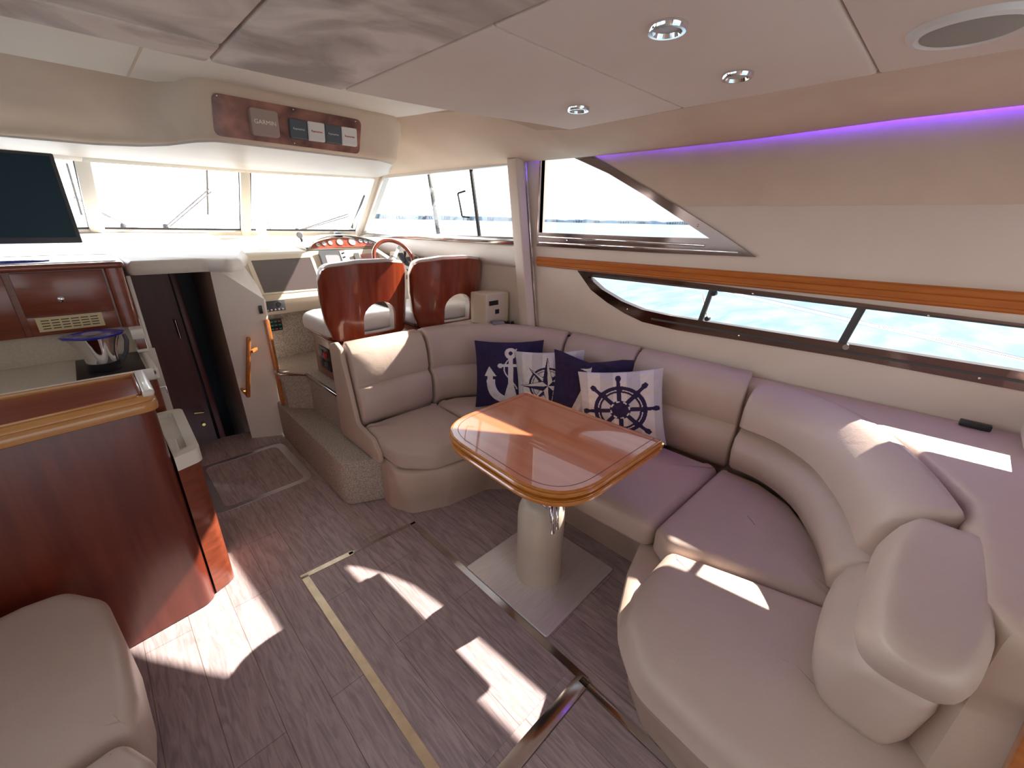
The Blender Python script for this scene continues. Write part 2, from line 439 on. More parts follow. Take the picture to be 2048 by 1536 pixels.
def smooth_path(pts, n=6):
    """catmull-rom through points"""
    P = [Vector(p) for p in pts]; out = []
    for i in range(len(P) - 1):
        p0 = P[max(i - 1, 0)]; p1 = P[i]; p2 = P[i + 1]; p3 = P[min(i + 2, len(P) - 1)]
        for k in range(n):
            t_ = k / n
            out.append(0.5 * ((2 * p1) + (p2 - p0) * t_ + (2 * p0 - 5 * p1 + 4 * p2 - p3) * t_ ** 2 + (3 * p1 - p0 - 3 * p2 + p3) * t_ ** 3))
    out.append(P[-1]); return out
def sweep(name, path, prof, material, parent=None, side=1, puff=0.03, sharp=60, shear=None):
    """sweep closed profile (n, z) along plan path; side=+1: n to the left of travel. Ends are rounded."""
    P = [Vector(p) for p in path]; N = len(P)
    cn = sum(p[0] for p in prof) / len(prof); cz = sum(p[1] for p in prof) / len(prof)
    def ring(i, sc, push):
        tg = (P[min(i + 1, N - 1)] - P[max(i - 1, 0)]).normalized()
        nn = Vector((-tg.y, tg.x)) * side
        out = []
        for a, z in prof:
            a2 = cn + (a - cn) * sc; z2 = cz + (z - cz) * (1 - (1 - sc) * 0.35)
            p = P[i] + nn * a2 + tg * push
            q = [p.x, p.y, z2]
            if shear: q = shear(q, i / (N - 1))
            out.append(tuple(q))
        return out
    rings = []
    for s, pu in ((0.35, 0.0), (0.72, 0.12), (0.9, 0.45)): rings.append(ring(0, s, -puff * 0 + puff * pu))
    rings.append(ring(0, 1.0, puff))
    for i in range(1, N - 1):
        if (P[i] - P[0]).length > puff * 1.3 and (P[i] - P[-1]).length > puff * 1.3: rings.append(ring(i, 1, 0))
    rings.append(ring(N - 1, 1.0, -puff))
    for s, pu in ((0.9, 0.45), (0.72, 0.12), (0.35, 0.0)): rings.append(ring(N - 1, s, -puff * pu))
    return loft(name, rings, material, parent, sharp=sharp)
def ring_frame(name, outer, hole, w0, w1, material, parent=None, mapf=ident, bev=0):
    return plate(name, outer, [hole], w0, w1, material, parent, mapf)
def text(name, body, size, M, material, parent, depth=0.0006):
    c = bpy.data.curves.new(name, 'FONT'); c.body = body; c.size = size; c.align_x = 'CENTER'; c.align_y = 'CENTER'; c.extrude = depth
    o = bpy.data.objects.new(name, c); COL.objects.link(o)
    dg = bpy.context.evaluated_depsgraph_get()
    me = bpy.data.meshes.new_from_object(o.evaluated_get(dg))
    bpy.data.objects.remove(o); me.transform(M)
    me.materials.clear()
    return link(name, me, material, parent)

def wall_x(y): return 2.305 - 0.075 * y
# ================================================================== SETTING
# ---- floor
fl = resample([(-1.25, -2.1), (2.35, -2.1), (2.2, 2.6), (0.96, 2.6), (0.78, 3.33), (0.66, 3.53), (0.45, 3.58), (0.25, 3.54), (0.05, 3.4), (-1.0, 3.3)], 5)
prism('floor', fl, -0.05, 0.0, planks, bev=0)['kind'] = 'structure'
# lower passage beyond the step down
o = box('floor_passage', (0.35, 4.5, -0.62), (1.3, 2.6, 0.04), planks, bev=0); o['kind'] = 'structure'
# ---- starboard wall with its windows cut out
wheel_win = [(2.06, 1.475), (4.05, 1.455), (3.62, 1.935), (2.06, 1.955)]
sail_win = [(1.93, 1.452), (1.93, 1.965), (1.70, 1.968), (1.61, 1.955), (1.46, 1.885), (1.245, 1.775), (1.04, 1.672), (0.83, 1.56), (0.655, 1.464), (1.15, 1.456)]
slit_win = [(1.60, 1.312), (1.50, 1.215), (1.385, 1.155), (1.265, 1.107), (1.15, 1.075), (0.95, 1.062), (0.59, 1.066), (0.20, 1.07), (-0.30, 1.06), (-0.9, 1.06), (-0.9, 1.27), (-0.25, 1.285), (0.22, 1.297), (0.61, 1.304), (0.98, 1.312)]
o = plate('wall_right', [(-2.1, -0.05), (4.35, -0.05), (4.35, 1.46), (3.68, 2.0), (3.68, 2.25), (-2.1, 2.25)], [wheel_win, sail_win, slit_win], 0.0, -0.05, vinyl, mapf=SW)
o['kind'] = 'structure'
port_win = [(0.0, 1.3), (2.1, 1.3), (2.0, 1.9), (0.0, 1.9)]
o = plate('wall_left', [(-2.1, -0.05), (4.35, -0.05), (4.35, 1.46), (3.68, 2.0), (3.68, 2.25), (-2.1, 2.25)],
          [port_win, [(2.3, 1.47), (4.05, 1.455), (3.62, 1.935), (2.3, 1.955)]], 0.0, -0.05, vinyl, mapf=PW); o['kind'] = 'structure'
o = plate('wall_back', [(-1.32, -0.05), (2.5, -0.05), (2.5, 2.25), (-1.32, 2.25)], [[(-0.7, 0.1), (1.75, 0.1), (1.75, 1.92), (-0.7, 1.92)]], -2.15, -2.1, vinyl, mapf=lambda u, v, w_: (u, w_, v)); o['kind'] = 'structure'
# roof slab
o = prism('ceiling_deck', [(-1.3, -2.15), (2.5, -2.15), (2.2, 1.5), (2.06, 3.72), (1.07, 4.06), (0.13, 4.14), (-0.83, 3.75)], 2.2, 2.25, liner_cove, bev=0); o['kind'] = 'structure'

# ---- ceiling panels of the lowered headliner
def ceiling(pts, material, z=2.0):
    o = prism('ceiling', rounded(pts, 0.012, 2), z, z + 0.03, material, bev=0.006, seg=2); o['kind'] = 'structure'; return o
g = 0.003
def front_y(x):   # curved forward edge
    return 1.62 - 0.055 * max(0, x - 0.4) ** 2 * 1.9
ceiling([(-1.2, -2.1), (0.385, -2.1), (0.385, 1.45), (-1.2, 1.45)], liner_stained)
ceiling([(-1.2, 1.456), (0.385, 1.456), (0.385, 1.62), (-1.2, 1.60)], liner_stained, 1.998)
ceiling([(0.393, -2.1), (0.77, -2.1), (0.77, front_y(0.77)), (0.58, front_y(0.58)), (0.393, front_y(0.393))], liner_stained)
ceiling([(0.776, 0.858), (1.735, 0.858), (1.78, 1.42), (1.55, front_y(1.55) - 0.02), (1.3, front_y(1.3)), (1.0, front_y(1.0)), (0.776, front_y(0.776))], liner)
ceiling([(0.776, 0.285), (1.715, 0.285), (1.733, 0.853), (0.776, 0.853)], liner)
ceiling([(0.776, -2.1), (1.70, -2.1), (1.713, 0.28), (0.776, 0.28)], liner)
# soft front lip on the headliner and dark cavity above seams
bm = bmesh.new()
xs = [-1.2 + 0.1 * k for k in range(30)]
o = prism('ceiling_backing', [(-1.2, -2.1), (1.72, -2.1), (1.78, 1.40), (1.0, 1.55), (-1.2, 1.55)], 2.022, 2.19, suede, bev=0); o['kind'] = 'structure'
# cove above the helm
o = prism('ceiling_cove', [(-1.1, 1.4), (1.95, 1.4), (1.9, 2.6), (1.7, 3.2), (-0.9, 3.3)], 2.165, 2.19, liner_cove, bev=0); o['kind'] = 'structure'
bm = bmesh.new(); bar_bm(bm, (0.345, 1.9, 2.1645), (0.345, 2.86, 2.1645), 0.008, 0.003, (0, 0, 1), 0)
o = from_bm('trim_12', bm, suede); o['kind'] = 'structure'
# side soffit: slopes from the ceiling edge down to the starboard wall
rows = [(-2.1, 1.695, 2.0, 0.055, 1.985), (-0.5, 1.70, 2.0, 0.055, 1.978), (0.28, 1.712, 2.0, 0.055, 1.965), (0.75, 1.728, 2.0, 0.055, 1.945), (1.2, 1.76, 2.0, 0.055, 1.938),
        (1.42, 1.78, 2.0, 0.05, 1.937), (1.62, 1.775, 2.02, 0.045, 1.937), (1.8, 1.74, 2.08, 0.03, 1.94), (2.1, 1.68, 2.15, 0.02, 1.945), (2.4, 1.60, 2.168, 0.01, 1.945), (2.7, 1.52, 2.168, 0.0, 1.942), (3.1, 1.40, 2.168, 0.0, 1.94), (3.72, 1.3, 2.168, 0.0, 1.935)]
rings = []
for (y, xi, zi, dw, zo) in rows:
    xo = wall_x(y) - dw; ring = []
    for k in range(9):
        s = k / 8
        x = xi + (xo - xi) * s
        z = zi + (zo - zi) * (s ** 1.0) - 0.018 * math.sin(PI * s)
        ring.append((x, y, z))
    ring.append((xo + 0.004, y, zo + 0.006)); ring.append((xo + 0.004, y, zo + 0.05)); ring.append((xi, y, 2.18))
    rings.append(ring)
o = loft('trim_1', rings, suede, sharp=60); o['kind'] = 'structure'

# ---- front overhead: sloping liner to port, burl console box to starboard, flat header above the windscreen
rows = []
for x, yb, yt in [(-1.0, 3.0, 2.6), (-0.6, 3.2, 2.74), (-0.1, 3.28, 2.78), (0.2, 3.24, 2.79), (0.36, 3.12, 2.80), (0.44, 2.98, 2.80), (0.50, 2.78, 2.72), (0.535, 2.64, 2.60), (0.57, 2.585, 2.555)]:
    rows.append((x, yb, yt))
for x in (0.7, 1.0, 1.3, 1.42): rows.append((x, 2.583, 2.553))
for x, yb, yt in [(1.52, 2.60, 2.56), (1.60, 2.68, 2.60), (1.68, 2.85, 2.68), (1.76, 3.05, 2.8), (1.92, 3.3, 3.0)]: rows.append((x, yb, yt))
rings = []
for x, yb, yt in rows:
    ring = []
    ring.append((x, yt + 0.02, 2.185)); ring.append((x, yt, 2.165))
    for k in range(1, 6):
        s = k / 6; ring.append((x, yt + (yb - yt) * s, 2.165 + (1.965 - 2.165) * s))
    for k in range(5):
        a = PI / 2 * k / 4; ring.append((x, yb + 0.035 * (1 - math.cos(a)) , 1.965 - 0.03 * math.sin(a)))
    ye = 3.74 if x > 1.9 else (4.02 - 0.33 * max(0, (x - 1.07)) / 0.96 if x > 1.07 else (4.08 if x > 0.1 else 4.08 + 0.3 * (x)))
    ring.append((x, max(ye - 0.04, yb + 0.05), 1.935)); ring.append((x, ye + 0.05, 1.935)); ring.append((x, ye + 0.05, 2.185))
    rings.append(ring)
o = loft('wall_front', rings, suede, sharp=70); o['kind'] = 'structure'

# white header lining between the overhead and the windscreen
hp = [(-0.72, 3.30), (-0.1, 3.33), (0.2, 3.29), (0.37, 3.16), (0.46, 3.0), (0.535, 2.75), (0.60, 2.64), (1.45, 2.64), (1.60, 2.74), (1.75, 3.05), (1.90, 3.33), (2.0, 3.68), (1.07, 4.0), (0.15, 4.07), (-0.72, 3.8)]
o = prism('trim_11', rounded(hp, 0.05, 3), 1.926, 1.938, dashmat, bev=0); o['kind'] = 'structure'
# ---- windscreen
T = [(2.03, 3.70, 1.94), (1.07, 4.03, 1.935), (0.16, 4.10, 1.93), (-0.80, 3.78, 1.93)]
B = [(1.99, 4.13, 1.455), (1.09, 4.45, 1.455), (0.135, 4.55, 1.465), (-0.80, 4.2, 1.46)]
for i in range(3):
    t0, t1, b0, b1 = map(Vector, (T[i], T[i + 1], B[i], B[i + 1]))
    mid = (t0 + t1 + b0 + b1) / 4
    nn = (t1 - t0).cross(b0 - t0).normalized()
    if nn.y < 0: nn = -nn
    wd = empty('window_%d' % (i + 1), (mid.x, mid.y, 1.46)); wd['kind'] = 'structure'
    bm = bmesh.new(); 
    q = [t0, t1, b1, b0]; c1 = [bm.verts.new(v + nn * 0.01) for v in q]; c2 = [bm.verts.new(v + nn * 0.016) for v in q]
    bm.faces.new(c1); bm.faces.new(c2[::-1])
    for k in range(4): bm.faces.new((c1[k], c1[(k + 1) % 4], c2[(k + 1) % 4], c2[k]))
    from_bm('window_pane', bm, glass, wd)
    bm = bmesh.new()
    dz = Vector((0, 0, 1))
    bar_bm(bm, t0 - dz * 0.0, t1, 0.05, 0.035, nn, 0.006)
    bar_bm(bm, b0, b1, 0.045, 0.03, nn, 0.006)
    from_bm('window_frame', bm, gelcoat, wd)
    bm = bmesh.new()
    ins = 0.032
    c = (t0 + t1 + b0 + b1) / 4
    qq = [v + (c - v) * 0.075 for v in q]
    for k in range(4): bar_bm(bm, qq[k] + nn * 0.012, qq[(k + 1) % 4] + nn * 0.012, 0.014, 0.01, nn, 0)
    from_bm('window_seal', bm, rubber, wd)
for i, (wd_, dp_) in ((1, (0.075, 0.05)), (2, (0.085, 0.05)), (0, (0.09, 0.06)), (3, (0.09, 0.06))):
    bm = bmesh.new(); t0, b0 = Vector(T[i]), Vector(B[i])
    bar_bm(bm, t0 + Vector((0, 0, 0.02)), b0 - Vector((0, 0, 0.02)), wd_, dp_, (0, 1, 0), 0.018)
    o = from_bm('trim_%d' % (2 + i), bm, gelcoat); o['kind'] = 'structure'

# ---- starboard helm window
def side_window(num, hole, frame_mat, fw, pane_hole=None, bar_ys=(), x0=2.305, fd=0.012, seal=True, mapf=SW):
    hole = hole if area2(hole) > 0 else hole[::-1]
    cx = sum(p[0] for p in hole) / len(hole)
    wd = empty('window_%d' % num, (mapf(cx, 0)[0], cx, min(p[1] for p in hole))); wd['kind'] = 'structure'
    inner = pane_hole or inset(hole, fw)
    inner = inner if area2(inner) > 0 else inner[::-1]
    ring_frame('window_frame', inset(hole, -0.006), inner, fd, -0.03, frame_mat, wd, mapf=mapf)
    plate('window_pane', inset(hole, 0.004), [], -0.034, -0.038, glass, wd, mapf=mapf)
    return wd
wd = side_window(4, wheel_win, offwhite, 0.018)
bar('window_divider', SW(2.50, 1.485, -0.02), SW(2.58, 1.945, -0.02), 0.022, 0.02, rubber, wd)
bar('window_divider', SW(3.02, 1.485, -0.06), SW(3.10, 1.93, -0.06), 0.03, 0.02, darkgrey, wd)
bm = bmesh.new()
bar_bm(bm, SW(2.66, 1.62, 0.0), SW(2.70, 1.78, 0.0), 0.012, 0.012, (1, 0, 0), 0.003)
bar_bm(bm, SW(2.66, 1.62, 0.0), SW(2.60, 1.615, -0.02), 0.012, 0.012, (1, 0, 0), 0.003)
bar_bm(bm, SW(2.70, 1.78, 0.0), SW(2.64, 1.795, -0.02), 0.012, 0.012, (1, 0, 0), 0.003)
from_bm('window_latch', bm, black, wd)
bm = bmesh.new(); bar_bm(bm, SW(2.06, 1.47, 0.01), SW(4.05, 1.45, 0.01), 0.03, 0.05, (0, 0, 1), 0.006)
from_bm('window_sill', bm, steel, wd)
side_window(7, [(2.3, 1.47), (4.05, 1.455), (3.62, 1.935), (2.3, 1.955)], offwhite, 0.018, mapf=PW)
side_window(8, port_win, offwhite, 0.03, mapf=PW)
# ---- sail shaped window
glass_hole = [(1.93, 1.53), (1.93, 1.957), (1.72, 1.955), (1.63, 1.92), (1.455, 1.85), (1.243, 1.743), (1.034, 1.628), (0.865, 1.535), (1.15, 1.53)]
framem = mat('mirror_polished_frame', (0.30, 0.215, 0.195), 0.09, metal=1.0)  # brown of the reflected woodwork is put into the metal colour
wd = side_window(5, sail_win, framem, 0.02, glass_hole)
bm = bmesh.new()
bar_bm(bm, SW(0.88, 1.50, 0.012), SW(1.93, 1.505, 0.012), 0.012, 0.012, (0, 0, 1), 0.002)
bar_bm(bm, SW(0.72, 1.476, 0.014), SW(1.93, 1.468, 0.014), 0.008, 0.012, (0, 0, 1), 0.002)
from_bm('window_track', bm, chrome, wd)
# ---- long low window
gh = [(1.535, 1.288), (1.43, 1.222), (1.29, 1.168), (1.16, 1.138), (1.0, 1.128), (0.5, 1.126), (-0.9, 1.122), (-0.9, 1.262), (-0.25, 1.277), (0.22, 1.281), (0.83, 1.287)]
wd = side_window(6, slit_win, framem, 0.02, gh)
bm = bmesh.new(); bar_bm(bm, SW(0.84, 1.12, 0.0), SW(0.81, 1.30, 0.0), 0.022, 0.02, (1, 0, 0), 0.002); from_bm('window_divider', bm, darkgrey, wd)
bm = bmesh.new(); bar_bm(bm, SW(0.235, 1.12, 0.0), SW(0.205, 1.29, 0.0), 0.03, 0.02, (1, 0, 0), 0.002); from_bm('window_divider', bm, darkgrey, wd)
for yy, zz in ((0.79, 1.275), (0.80, 1.145), (0.215, 1.115)):
    lathe('window_latch', [(0, -0.012), (0.012, -0.012), (0.012, 0.012), (0, 0.012)], SW(yy, zz, 0.02), chrome if zz < 1.12 else black, wd, 14, Matrix.Rotation(PI / 2, 3, 'Y'))
bm = bmesh.new()
bar_bm(bm, SW(1.1, 1.095, 0.012), SW(-0.9, 1.085, 0.012), 0.006, 0.01, (0, 0, 1), 0)
bar_bm(bm, SW(1.5, 1.299, 0.012), SW(-0.9, 1.272, 0.012), 0.006, 0.006, (0, 0, 1), 0)
from_bm('window_track', bm, darkgrey, wd)
for yy, zz in ((0.62, 1.293), (0.64, 1.083), (1.25, 1.128), (0.0, 1.283), (-0.2, 1.075)):
    lathe('screw', [(0, 0.0), (0.005, 0.0), (0.004, 0.003), (0, 0.004)], SW(yy, zz, 0.012), chrome, wd, 10, Matrix.Rotation(-PI / 2, 3, 'Y'))
for yy, zz in ((0.93, 1.593), (1.7, 1.49)):
    lathe('screw', [(0, 0.0), (0.006, 0.0), (0.005, 0.003), (0, 0.004)], SW(yy, zz, 0.012), chrome, wd, 10, Matrix.Rotation(-PI / 2, 3, 'Y'))

# ---- padded suede panel over the sail window, with the violet light hidden above it
pp = [(-2.1, 1.683), (1.03, 1.683), (1.245, 1.79), (1.46, 1.90), (1.60, 1.965), (1.66, 2.04), (-2.1, 2.04)]
def bulge(u, v, w_): return SW(u, v, w_ + (0.03 * math.sin(max(0, min(1, (v - 1.683) / 0.36)) * PI * 0.55 + 0.15) if w_ > 0.001 else 0))
rings = []
for y in [-2.1 + 0.15 * k for k in range(21)] + [1.03, 1.12, 1.245, 1.35, 1.46, 1.53, 1.60, 1.63]:
    lo = 1.683 if y <= 1.03 else (1.683 + (y - 1.03) * 0.497 if y < 1.6 else 1.967 + (y - 1.6) * 0.9)
    if y > 1.03 and y < 1.6: lo += 0.0
    ring = [(y, lo, 0.0)]
    for k in range(9):
        s = k / 8; v = lo + (2.03 - lo) * s
        th = 0.012 + 0.022 * math.sin(min(1, (v - lo) / 0.16) * PI / 2) - 0.014 * max(0, (v - 1.9) / 0.13)
        if k == 0: th = 0.008
        ring.append((y, v, th))
    ring.append((y, 2.03, 0.0)); rings.append(ring)
o = loft('wall_panel', rings, suede_wall, mapf=SW, sharp=60)
tag(o, 'tan suede padded panel along the starboard side above the windows, lit violet along its top', 'wall panel')
o = bar('light_strip', SW(-1.9, 2.005, 0.032), SW(1.55, 1.985, 0.032), 0.006, 0.012, purple_led, up=(1, 0, 0), bev=0)
tag(o, 'violet LED strip hidden behind the ceiling edge above the tan side panel', 'light strip')
o = bar('light_strip', SW(1.72, 1.985, 0.018), SW(1.98, 1.985, 0.018), 0.006, 0.008, purple_led, up=(1, 0, 0), bev=0)
tag(o, 'short violet LED strip at the top of the pillar by the sail-shaped window', 'light strip')

# ---- varnished rail along the wall
prof = [(0.0, -0.031), (0.012, -0.036), (0.018, -0.03), (0.018, -0.022), (0.024, -0.018), (0.026, 0.004), (0.02, 0.008), (0.022, 0.012), (0.022, 0.028), (0.016, 0.036), (0.0, 0.036)]
rings = []
for y in (1.925, 1.6, 1.2, 0.8, 0.4, 0.0, -0.6, -1.3, -2.1):
    zc = 1.35 + (1.36 - 1.35) * (1.93 - y) / 2.1
    k = 0.85 + 0.1 * (1.93 - y)
    rings.append([(y, zc + b_ * k, a_) for a_, b_ in prof])
o = loft('trim_6', rings, railwood, mapf=SW, sharp=30); o['kind'] = 'structure'

# ---- pillar beside the sail window
pl = empty('pillar', SW(1.97, 0.93, 0.07), 'cream padded pillar with a chrome edge, rising from the settee shelf to the roof', 'pillar')
cs = rounded([(2.085, 1.93), (2.138, 1.905), (2.155, 2.005), (2.09, 2.02)], 0.012, 3)
loft('column', [[(x - 0.02 * s, y + 0.135 * s, 0.915 + 1.045 * s) for x, y in cs] for s in (0, 0.25, 0.5, 0.75, 1.0)], vinyl, pl)
bar('chrome_strip', (2.143, 1.902, 0.915), (2.126, 2.033, 1.955), 0.008, 0.014, chrome, pl, up=(1, 0, 0))
prism('wooden_foot', rounded([(2.06, 1.87), (2.185, 1.85), (2.15, 2.0), (2.07, 2.03)], 0.03, 4), 0.903, 0.913, trimwood, pl, bev=0.002)

# ---- padded roll under the helm window
prof = [(0.0, 1.295), (0.02, 1.30), (0.045, 1.325), (0.055, 1.36), (0.05, 1.40), (0.03, 1.43), (0.0, 1.445)]
rings = [[(y, z, a) for a, z in prof] for y in (2.06, 2.3, 2.6, 2.9, 3.2, 3.5, 3.8, 4.1)]
o = loft('trim_7', rings, vinyl_white, mapf=SW, sharp=60); o['kind'] = 'structure'
box('wall_knob', SW(2.95, 1.255, 0.02), (0.03, 0.02, 0.028), mahog, bev=0.008)
o = bpy.data.objects['wall_knob']; tag(o, 'small brown round knob on the white wall right of the steering wheel', 'knob')

# ---- companionway walls and helm floor
def quad(name, pts, th, material, parent=None, kind='structure'):
    bm = bmesh.new(); P = [Vector(p) for p in pts]
    nn = (P[1] - P[0]).cross(P[2] - P[0]).normalized() * th
    a = [bm.verts.new(p) for p in P]; c = [bm.verts.new(p + nn) for p in P]
    bm.faces.new(a); bm.faces.new(c[::-1])
    N = len(P)
    for k in range(N): bm.faces.new((a[k], a[(k + 1) % N], c[(k + 1) % N], c[k]))
    o = from_bm(name, bm, material, parent)
    if parent is None and kind: o['kind'] = kind
    return o
quad('wall_passage', [(0.625, 3.52, -0.6), (0.79, 3.31, -0.02), (0.82, 3.24, 1.06), (0.55, 3.22, 1.30), (0.55, 3.24, 1.0)], -0.02, vinyl_white)
quad('wall_passage_upper', [(0.815, 3.245, 1.055), (0.55, 3.225, 1.295), (0.76, 3.50, 1.33), (0.84, 3.45, 1.13)], -0.015, vinyl_white)
bx = box('switch_plate', (0.787, 3.228, 1.0), (0.022, 0.008, 0.055), black, bev=0.002, M=Matrix.Rotation(0.1, 3, 'Z')); tag(bx, 'small black switch plate on the white wall just above the varnished corner post', 'switch')
quad('wall_passage_side', [(0.64, 3.52, -0.6), (0.56, 3.24, 1.30), (0.7, 5.8, 1.30), (0.7, 5.8, -0.6)], -0.02, vinyl)
quad('wall_passage_port', [(0.13, 3.16, -0.6), (0.13, 3.16, 1.30), (0.13, 5.8, 1.30), (0.13, 5.8, -0.6)], 0.02, mahog)
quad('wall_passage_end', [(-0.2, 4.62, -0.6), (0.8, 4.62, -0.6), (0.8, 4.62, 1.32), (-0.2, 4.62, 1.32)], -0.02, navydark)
dr = empty('door_1', (0.3, 4.4, -0.6)); dr['kind'] = 'structure'
plate('door_panel', rounded([(0.175, -0.58), (0.46, -0.58), (0.42, 1.25), (0.185, 1.25)], [0.01, 0.01, 0.01, 0.06]), [], 4.0, 4.03, darkdoor, dr, mapf=lambda u, v, w_: (u, w_, v))
bar('door_post', (0.50, 3.97, -0.58), (0.44, 3.97, 1.28), 0.045, 0.04, darkdoor, dr)
tube('door_handle', [(0.40, 3.96, 0.1), (0.40, 3.94, 0.1), (0.34, 3.94, 0.11)], 0.008, brass, dr)
tube('door_handle', [(0.385, 3.96, 0.86), (0.39, 3.965, 0.72)], 0.008, chrome, dr)
lathe('door_lock', [(0, 0), (0.012, 0), (0.012, 0.01), (0, 0.01)], (0.385, 3.985, -0.02), brass, dr, 12, Matrix.Rotation(PI / 2, 3, 'X'))
# helm platform
pf = [(0.80, 3.22), (0.80, 3.11), (0.93, 2.98), (0.935, 2.47), (2.10, 2.47), (2.0, 4.3), (0.82, 4.3)]
o = prism('floor_helm', pf, 0.5, 0.56, carpet, bev=0.006); o['kind'] = 'structure'
o = prism('wall_step_riser', [(0.815, 3.22), (0.815, 3.12), (0.945, 2.99), (0.95, 2.45), (1.2, 2.45), (1.2, 3.22)], 0.285, 0.51, carpet, bev=0); o['kind'] = 'structure'
bm = bmesh.new()
pts = [(0.795, 3.22, 0.562), (0.795, 3.105, 0.562), (0.925, 2.975, 0.562), (0.93, 2.34, 0.562)]
for a, c in zip(pts[:-1], pts[1:]): bar_bm(bm, a, c, 0.02, 0.018, (0, 0, 1), 0.003)
o = from_bm('trim_8', bm, steel); o['kind'] = 'structure'
quad('wall_helm_footwell', [(0.80, 3.5, 0.56), (2.06, 3.5, 0.56), (2.06, 3.5, 0.92), (0.80, 3.5, 0.92)], -0.03, carpet)
# carpeted step
st = prism('carpeted_step', rounded([(0.785, 3.30), (0.765, 2.12), (0.95, 2.035), (1.0, 2.03), (1.0, 3.30)], [0.02, 0.09, 0.02, 0.01, 0.01], 8), 0.001, 0.29, carpet, bev=0.012)
tag(st, 'speckled beige carpeted step between the wood floor and the raised helm', 'step')
# varnished corner post
bm = bmesh.new(); bar_bm(bm, (0.808, 3.215, 0.29), (0.808, 3.225, 0.93), 0.035, 0.035, (0, 1, 0), 0.012)
o = from_bm('trim_9', bm, orangewood); o['kind'] = 'structure'
# grab rail
hr = empty('grab_rail', (0.70, 3.36, 0.16), 'short varnished wooden grab rail on the white wall beside the companionway', 'handrail')
A_, B_ = Vector((0.665, 3.16, 0.84)), Vector((0.60, 3.24, 0.40))
bar('rail', A_, B_, 0.026, 0.034, orangewood, hr, up=(0, 1, 0), bev=0.008)
bar('bracket', A_ - Vector((0, 0, 0.10)), A_ + Vector((0.045, 0.06, -0.10)), 0.02, 0.02, orangewood, hr)
bar('bracket', B_ + Vector((0, 0, 0.02)), B_ + Vector((-0.01, 0.12, 0.04)), 0.02, 0.02, trimwood, hr)

# ---- outside: sea, far shore, deck rails
o = box('sea', (1500, 1000, -1.35), (6000, 6000, 0.1), sea_m, bev=0); tag(o, 'pale rippled blue sea outside the windows', 'sea', kind='stuff')
bm = bmesh.new(); rng = random.Random(5)
for k in range(260):
    a = math.radians(27 + k * 0.26); R = 1500 + 40 * math.sin(k * 0.3)
    h = 5 + 4 * noise.noise(Vector((k * 0.11, 0, 0))) + rng.random() * 3 + (5 if k < 75 else 0)
    add_box(bm, (R * math.sin(a), R * math.cos(a), h / 2 - 1), (13, 13, h + 1))
o = from_bm('far_shore', bm, trees_m); tag(o, 'low hazy blue tree line on the far shore at the horizon', 'shore', kind='stuff')
o = prism('foredeck', [(-0.9, 4.62), (2.05, 4.62), (1.7, 6.5), (1.0, 8.3), (0.6, 8.8), (0.2, 8.3), (-0.5, 6.5)], 1.25, 1.33, whitedeck, bev=0.02); tag(o, 'white foredeck ahead of the windscreen', 'deck')
rl = empty('deck_rail', (2.6, 2.4, 0.8), 'slim steel guard rail with stanchions outside the starboard windows', 'guard rail')
tube('top_rail', [(2.85, -0.5, 1.05), (2.80, 1.0, 1.22), (2.72, 2.4, 1.44), (2.5, 4.4, 1.50), (1.6, 7.5, 1.55), (0.6, 9.0, 1.6)], 0.012, chrome, rl)
for (x, y, z0, z1) in ((2.76, 1.05, 0.5, 1.19), (2.6, 3.2, 1.1, 1.46), (2.4, 4.9, 1.2, 1.5), (1.9, 6.6, 1.25, 1.53)):
    tube('stanchion', [(x, y, z1), (x - 0.02, y - 0.25, z0)], 0.010, chrome, rl)
def wiper(P, label):
    wp = empty('wiper', P[0], label, 'windscreen wiper')
    a, b_, c, d = map(Vector, P)
    tube('arm', [a, a.lerp(b_, 0.5), b_], 0.006, greycase, wp, 6)
    tube('arm', [a + Vector((0.03, 0.01, 0)), b_ + Vector((0.01, 0, -0.02))], 0.005, greycase, wp, 6)
    bar('blade', c, d, 0.012, 0.02, darkgrey, wp)
    lathe('pivot', [(0, 0), (0.02, 0), (0.016, 0.03), (0, 0.035)], a - Vector((0, 0, 0.01)), darkgrey, wp, 12)
wiper([(0.56, 4.64, 1.50), (0.90, 4.50, 1.80), (0.90, 4.42, 1.96), (0.87, 4.62, 1.60)], 'pale grey windscreen wiper outside the middle windscreen pane')
wiper([(1.55, 4.52, 1.47), (1.98, 4.30, 1.63), (2.07, 4.10, 1.80), (1.98, 4.26, 1.50)], 'dark windscreen wiper outside the starboard windscreen pane')
wiper([(0.3, 4.72, 1.50), (0.06, 4.60, 1.72), (0.09, 4.55, 1.92), (0.08, 4.6, 1.58)], 'wiper seen past the television through the left windscreen pane')

hatchmetal = mat('satin_hatch_frame', (0.90, 0.90, 0.95), 0.33, metal=0.92)
# ================================================================== FLOOR HATCHES
def hatch(label, pts, wds, fm, r=0.0, base=(0, 0), z=0.004):
    """pts ccw outer corners; wds = strip width"""
    e0 = empty('floor_hatch', (sum(p[0] for p in pts) / len(pts), sum(p[1] for p in pts) / len(pts), 0), label, 'floor hatch')
    outer = rounded(pts, r, 6) if r else pts
    inner = inset(outer, wds) if not isinstance(wds, list) else wds
    if isinstance(wds, list) and r: inner = rounded(wds, r * 0.7, 6)
    plate('hatch_frame', outer, [inner], 0.0005, z, fm, e0)
    prism('hatch_panel', inner, 0.0005, z * 0.6, planks, e0, bev=0)
    return e0
hatch('square floor hatch with a rounded chrome frame beside the carpeted step', [(0.19, 2.55), (0.74, 2.55), (0.74, 3.19), (0.19, 3.19)], [(0.245, 2.585), (0.69, 2.585), (0.69, 3.155), (0.245, 3.155)], hatchmetal, 0.07)
